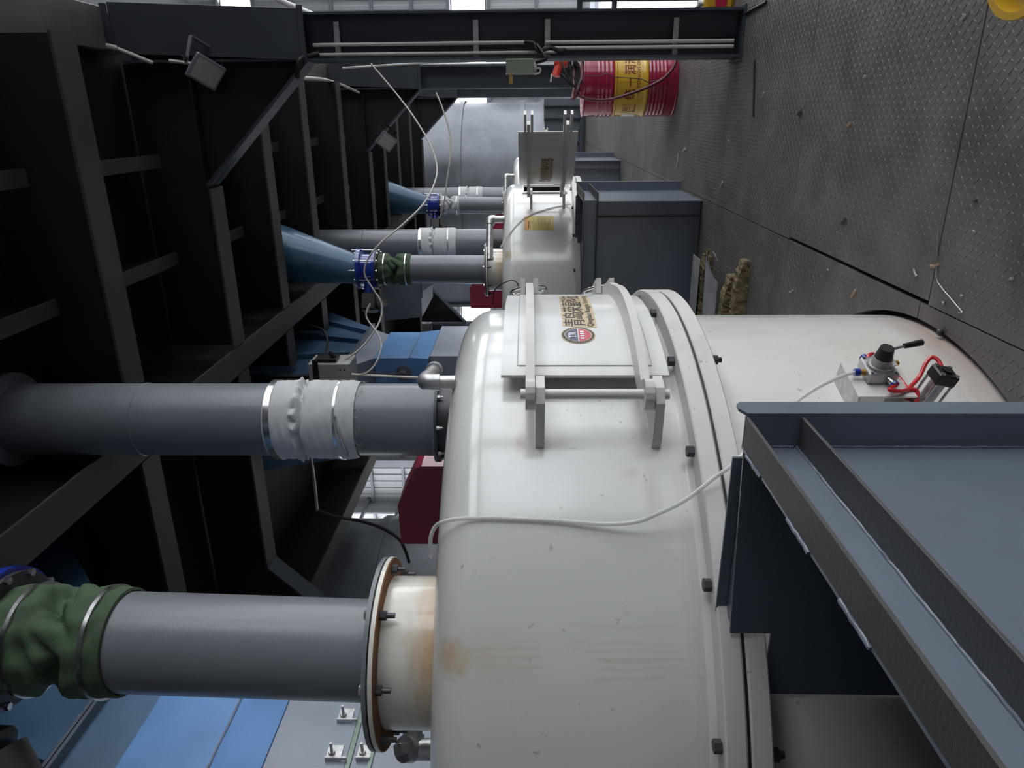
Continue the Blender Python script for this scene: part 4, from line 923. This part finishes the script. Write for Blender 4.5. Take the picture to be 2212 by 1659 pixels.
# ------------------------------------------------------------------ railing, jug, bucket
R = thing('railing', (1.7, 6.5, 0), 'dark steel guard railing at the right edge of the platform', 'railing')
for z in (1.0, .72): MB().tube([(.80, 6.5, z), (2.6, 6.5, z)], .022, 8).build('rail', col_paint, R)
for x in (.875, 1.75, 2.58): MB().cyl((x, 6.5, -.04), (x, 6.5, 1.0), .022, n=8).build('post', col_paint, R)
MB().box(.80, 2.6, 6.47, 6.48, .0, .06).build('toe_board', col_paint, R, 0)
J = thing('oil_jug', (.74, 5.62, 0), 'yellow oil jug with red and white label on the floor by the post', 'jug')
MB().cbox(.67, .81, 5.55, 5.69, .0, .20, .02).build('body', yel, J, 0)
MB().cbox(.667, .67, 5.57, 5.67, .05, .13, .001).cbox(.69, .79, 5.546, 5.55, .05, .13, .001).build('label', badgered, J, 0)
MB().cyl((.72, 5.62, .20), (.72, 5.62, .235), .02, n=12).build('cap', lwhite, J)
B = thing('yellow_bucket', (.355, 1.89, 0), 'yellow plastic bucket of amber oil at the top right corner', 'bucket')
MB().lathe([(.02, .005), (.115, .005), (.145, .27), (.155, .27), (.155, .285), (.138, .285), (.112, .02)], .355, 1.89, 48).build('shell', yel, B, 40)
MB().lathe([(.001, .22), (.134, .22)], .355, 1.89, 40).build('oil', oil, B, 40)
one('thin_rod', MB().cyl(onz(1597, 36, .008), onz(1655, 4, .008), .008, n=8), blackpl, 'short black rod lying on the checker plate next to the yellow jug', 'rod')
one('thin_rod', MB().cyl(onz(1630, 130, .006), onz(1627, 252, .006), .006, n=8), blackpl, 'thin black rod lying on the checker plate in front of the post', 'rod')

# ------------------------------------------------------------------ insulation offcuts on the floor
def ragged(x0, x1, y0, y1, z0, z1, amp=.012, nx=26, nyz=5):
    """slab with a lumpy torn surface"""
    mb = MB(); ring = []
    prof = [(y0, z0), (y0, (z0 * 2 + z1) / 3), (y0, (z0 + 2 * z1) / 3), (y0, z1), ((y0 + y1) / 2, z1), (y1, z1), (y1, (z0 + z1) / 2), (y1, z0)]
    n = len(prof); vs = []
    for i in range(nx + 1):
        x = x0 + (x1 - x0) * i / nx
        for (y, z) in prof: vs.append((x + random.uniform(-amp, amp) * .5, y + random.uniform(-amp, amp), max(.001, (z + random.uniform(-amp, amp) * (1 if z > z0 else 0)) * min(1, .55 + 3 * (x1 - x)))))
    fs = [(i * n + j, i * n + (j + 1) % n, (i + 1) * n + (j + 1) % n, (i + 1) * n + j) for i in range(nx) for j in range(n)]
    fs += [tuple(range(n - 1, -1, -1)), tuple(range(nx * n, nx * n + n))]
    return mb.add(vs, fs)
P = thing('insulation_panel', (-1.4, 5.6, 0), 'foil-faced wool insulation strip lying nearest the middle hood', 'insulation')
ragged(-2.0, -1.03, 5.50, 5.66, .002, .075, .006, 60).build('wool', wool, P, 0)
MB().box(-2.0, -1.05, 5.52, 5.75, .092, .096).build('foil_sheet', foil, P, 0)
ragged(-1.03, -.97, 5.50, 5.54, .05, .075, .012, 6).build('torn_tuft', wool, P, 0)
P = thing('insulation_panel', (-1.35, 4.85, 0), 'folded foil-faced wool insulation strip beside the nearest mixer', 'insulation')
ragged(-1.9, -.88, 4.56, 4.66, .002, .075, .006, 60).build('wool', wool, P, 0)
ragged(-1.9, -1.03, 4.80, 4.90, .004, .085, .006, 60).build('wool', wool, P, 0)
ragged(-1.9, -1.27, 4.67, 4.79, .002, .045, .010, 40).build('wool', wool, P, 0)
mb = MB(); ss = [(4.93, .10), (5.0, .118), (5.1, .125), (5.2, .11), (5.26, .10)]
mb.add([(x, y, z + (.012 if x > -1 else 0)) for (y, z) in ss for x in (-1.9, -1.10 + (y - 4.93) * .42)], [(2 * i, 2 * i + 1, 2 * i + 3, 2 * i + 2) for i in range(4)])
mb.add([(x, y, z - .004) for (y, z) in ss for x in (-1.9, -1.10 + (y - 4.93) * .42)], [(2 * i + 2, 2 * i + 3, 2 * i + 1, 2 * i) for i in range(4)])
mb.build('foil_sheet', foil, P, 60)
MB().tube([(-.95, 4.95, .11), (-.90, 5.0, .13), (-.92, 5.06, .12)], .004, 6, 5).build('wire_loop', galv, P)

# ------------------------------------------------------------------ scraps on the floor
for i, (x, y, L, w, ang, mm_, lab) in enumerate((
        (2022, 575, .055, .012, .35, scrap_m, 'tan wooden scrap beside the plate seam near the bent wire'), (1845, 635, .05, .011, .9, scrap_m, 'tan scrap on the strip between gap and nearest mixer'),
        (1710, 630, .06, .008, .4, scrap_w, 'pale scrap on the plate beyond the insulation strips'), (1978, 590, .035, .009, -.6, scrap_w, 'pale twisted scrap near the long floor gap'),
        (1825, 480, .05, .014, .5, darksteel, 'dark oily scrap in the middle of the checker plate'), (1835, 270, .035, .016, .3, scrap_m, 'brown scrap on the plate right of the middle'),
        (1872, 165, .015, .013, 0, scrap_w, 'small pale chip beside the second seam'), (2110, 435, .016, .010, .4, darksteel, 'small dark chip by the nearest seam'),
        (1480, 325, .08, .03, .3, scrap_w, 'crumpled pale scrap of film on the far plate'), (1465, 350, .14, .02, 1.2, scrap_w, 'long pale film scrap on the far plate'),
        (1575, 305, .02, .015, 0, scrap_w, 'tiny pale chip in front of the drum'), (2080, 640, .010, .010, 0, scrap_w, 'pale grain below the bent wire'), (2188, 602, .013, .011, .5, scrap_w, 'pale grain near the lower right plate'),
        (2107, 500, .011, .010, .2, scrap_w, 'pale grain right of the nearest seam'), (1790, 583, .014, .008, .2, scrap_w, 'pale chip left of the long floor gap'), (1650, 205, .03, .012, 1, scrap_w, 'pale chip near the thin black rod'),
        (2083, 38, .022, .010, .7, scrap_w, 'pale chip at the top near the yellow bucket'), (1560, 400, .06, .015, .8, scrap_w, 'pale shred near the third seam'), (1730, 245, .05, .02, .4, darksteel, 'dark oily flake on the checker plate'), (2040, 655, .011, .01, 0, scrap_w, 'pale grain inside the gap edge'))):
    p = onz(x, y, 0); M = Matrix.Translation(p) @ Matrix.Rotation(ang, 4, 'Z'); mb = MB()
    n = 5; vs = []
    for j in range(n + 1):
        s = j / n - .5; b = .3 * L * s * s
        for (a, zz) in ((-w / 2, .0022), (w / 2, .0022), (w * .35, .0022 + w * .5), (-w * .3, .0022 + w * .4)): vs.append(M @ Vector((a * random.uniform(.6, 1.1) + b, L * s, zz)))
    mb.add(vs, [(j * 4 + q_, j * 4 + (q_ + 1) % 4, j * 4 + 4 + (q_ + 1) % 4, j * 4 + 4 + q_) for j in range(n) for q_ in range(4)] + [(3, 2, 1, 0), (n * 4, n * 4 + 1, n * 4 + 2, n * 4 + 3)])
    one('floor_scrap', mb, mm_, lab, 'scrap', 'scraps on the checker plate')
one('bent_wire', MB().tube([onz(2026, 500, .004), onz(2024, 560, .004), onz(2023, 600, .004), onz(2033, 620, .004), onz(2050, 640, .004), onz(2076, 671, .004), onz(2079, 674, .004), onz(2077, 676, .004), onz(2070, 676, .004)], .0019, 6, 4), galv, 'thin bent wire lying across the checker plate', 'wire')
q = onz(2036, 718, 0)
one('hole_clip', MB().cbox(-.011, .011, -.011, .011, -.006, .012, .004, Matrix.Translation((q.x, q.y, .005))), darksteel, 'small dark lump at the edge of the floor cut-out', 'scrap')

# ------------------------------------------------------------------ hanging tubes and control box
one('hanging_tube', MB().tube([onY(798, 134, 9.0), onY(850, 195, 8.8), onY(892, 250, 8.5), onY(928, 310, 8.2), onY(944, 360, 8.0), onY(937, 400, 7.7), onY(915, 440, 7.4), onY(870, 485, 7.1), onY(825, 522, 6.95), onY(797, 556, 6.9), onY(787, 590, 6.88), onY(803, 620, 6.86), onY(822, 650, 6.8), onY(825, 675, 6.75), onY(815, 705, 6.6), onY(795, 735, 6.5), onY(770, 760, 6.4), onY(735, 783, 6.3)], .009, 8, 6), pvc, 'pale flexible tube curving down in front of the blue valve', 'tube', ang=60)
one('hanging_tube', MB().tube([onY(942, 200, 13.0), onY(958, 240, 12.9), onY(972, 290, 12.8), onY(973, 335, 12.7), onY(966, 385, 12.6), onY(960, 430, 12.5), onY(950, 470, 12.5), onY(930, 500, 12.5)], .013, 8, 6), pvc, 'thin grey tube curving in front of the silo', 'tube', ang=60)
for i, dz in enumerate((0, .03)):
    one('hanging_tube', MB().tube([onY(800, 655 + 3 * i, 6.75), onY(791, 675 + 4 * i, 6.7), onY(795, 692, 6.65), onY(812, 715, 6.55), onY(822, 735, 6.45), onY(823, 755, 6.35), onY(812, 785, 6.25), onY(790, 806, 6.2), onY(762, 810, 6.2)], .008, 8, 6), clear if i else pvc, ['pale tube looping below the valve actuator', 'clear tube looping below the valve actuator'][i], 'tube', ang=60)
P = thing('control_box', (-2.25, 6.35, 3.05), 'pale grey control box beside the blue chute, behind the white sleeve', 'box')
MB().cbox(-2.45, -2.14, 6.22, 6.50, 3.07, 3.46, .006).build('body', greybox, P, 0)
MB().cbox(-2.135, -2.10, 6.25, 6.40, 3.20, 3.40, .006).cyl((-2.10, 6.3, 3.22), (-2.05, 6.28, 3.26), .02, n=10).build('solenoid_valve', blackpl, P, 0)
for yy, zz in ((6.30, 3.12), (6.30, 3.16)): MB().cyl((-2.2, 6.215, zz), (-2.2, 6.222, zz), .008, n=8).build('button', blackpl, P)
MB().box(-2.5, -2.10, 6.20, 6.215, 3.36, 3.41).build('support_angle', dark_beam, P, 0)
MB().box(-2.33, -2.27, 6.24, 6.30, 3.46, 4.24).build('hanger', dark_beam, P, 0)
one('conduit', MB().tube([onY(760, 809, 6.2), onY(800, 811, 6.2), onY(860, 814, 6.2), onY(925, 817, 6.2), onY(945, 818, 6.2)], .013, 8, 3), pvc, 'white wrapped cable bundle running down from the control box', 'cable')
one('cable', MB().tube([onY(640, 703, 7.2), onY(668, 703, 7.1), onY(695, 712, 7.0), onY(707, 735, 6.8), onY(704, 765, 6.6), onY(698, 778, 6.4)], .013, 8, 6), rubber, 'black cable arching to the control box in front of the blue hopper', 'cable')
one('conduit', MB().tube([Vector((onY(672, 950, 5.8).x, 5.8, 4.24)), onY(668, 950, 5.8), onY(680, 1050, 5.8), onY(685, 1103, 5.8)], .014, 8), galv, 'steel conduit stub hanging under the deck behind the thick pipe', 'conduit')
one('cable', MB().tube([onY(685, 1102, 5.8), onY(720, 1115, 5.9), onY(780, 1126, 6.0), onY(830, 1143, 6.1), onY(862, 1165, 6.1), onY(876, 1190, 6.1), onY(884, 1215, 6.1)], .016, 8, 6), rubber, 'black cable hanging from the deck beside the grey silo', 'cable')
one('thin_wire', MB().tube([onY(1064, 656, 6.75), onY(1067, 635, 6.75), onY(1070, 625, 6.75), onY(1085, 613, 6.72), onY(1105, 606, 6.72), onY(1118, 612, 6.72), onY(1120, 625, 6.72)], .005, 6, 6), rubber, 'thin dark wire looping over the rim of the middle mixer', 'wire')
one('air_tube', MB().tube([oncyl(1081, 535, MX, CY[1], 1.355), oncyl(1100, 505, MX, CY[1], 1.356), oncyl(1135, 470, MX, CY[1], 1.357), oncyl(1180, 452, MX, CY[1], 1.357), oncyl(1222, 443, MX, CY[1], 1.36), oncyl(1235, 441, MX, CY[1], 1.40)], .007, 6, 6), clear, 'clear air tube draped over the side of the middle mixer', 'tube')

# ------------------------------------------------------------------ silos and far equipment
def silo(c, r, z0, z1, bands, label, seam=None):
    P = thing('silo', (c[0], c[1], z0), label, 'silo')
    MB().lathe([(r, z0), (r, z1)], c[0], c[1], 96).build('shell', silo_m, P, 40)
    for z in bands: MB().lathe([(r, z - .06), (r + .05, z - .06), (r + .05, z + .06), (r, z + .06)], c[0], c[1], 96).build('band', silo_m, P, 30)
    return P
u = ray(1000, 222); t = 20.2
edge = CP + u * (t / sqrt(u.x ** 2 + u.y ** 2)); lat = Vector((u.y, -u.x, 0)).normalized() * -1
sc = edge + lat * 2.3
A = silo((sc.x, sc.y), 2.3, 1.0, 12.4, (onz(1130, 300, 0) and 1.42 + (1140 - 1128) / FPX * 18, 1.42 + (1140 - 995) / FPX * 18), 'large grey steel silo behind the open doors of the far mixers')
c = sc
MB().box(c.x - 2.3, c.x + 2.35, c.y - 1.4, c.y + 1.5, 0, 1.02).build('base', silo_d, A, 0)
for i in range(17): MB().box(c.x - 2.3 + .28 * i, c.x - 2.28 + .28 * i, c.y - 1.5, c.y - 1.4, .12, 1.02).build('base_rib', col_paint, A, 0)
MB().box(c.x - 2.3, c.x + 2.35, c.y - 1.55, c.y - 1.4, .06, .14).build('base_sill', col_paint, A, 0)
u = ray(860, 1120); t = 11.0
edge = CP + u * (t / sqrt(u.x ** 2 + u.y ** 2)); lat = Vector((u.y, -u.x, 0)).normalized() * -1
sc = edge + lat * 1.7
silo((sc.x, sc.y), 1.7, 0, 12.4, (1.42 + (1140 - 838) / FPX * 10.5, 1.0), 'grey steel silo at the left beyond the deck edge')
P = thing('dark_bin', (-4.0, 24, 0), 'large dark blue steel bin at the end of the row', 'bin')
MB().box(-5.9, -3.2, 23.0, 25.0, 1.9, 8).build('panel', silo_d, P, 0)
MB().prism([(-5.9, 1.9), (-3.2, 1.9), (-4.1, .7), (-5.0, .7)], XZ, 23.0, 25.0).build('discharge_cone', silo_d, P, 0)
for x in (-5.9, -5.0, -4.1, -3.28): MB().box(x, x + .08, 22.92, 23.0, 1.9, 8).build('rib', col_paint, P, 0)
for x in (-5.9, -3.32): MB().box(x, x + .12, 23.0, 23.12, 0, 1.9).box(x, x + .12, 24.88, 25.0, 0, 1.9).build('leg', col_paint, P, 0)
P = thing('wall_banner', (1.6, 25.2, 4.2), 'blue printed banner on the far wall glimpsed between the posts', 'banner')
MB().box(.2, 3.0, 25.2, 25.22, 4.3, 7.0).build('sheet', banner, P, 0)
MB().tube([(1.0 + .5 * cos(t * .1), 25.19, 5.2 + .5 * sin(t * .1)) for t in range(20, 62)], .06, 6).build('swoosh', lwhite, P)
one('brace_pipe', MB().tube([onY(600, 0, 7.0), onY(690, 40, 5.6)], .025, 10), galv, 'galvanised brace pipe above the nearest post', 'pipe')
one('roof_post', MB().box(1.35, 1.55, 8.4, 8.6, 3.2, 12.4), scrap_m, 'rusty brown post end above the nearest steel post', 'post')
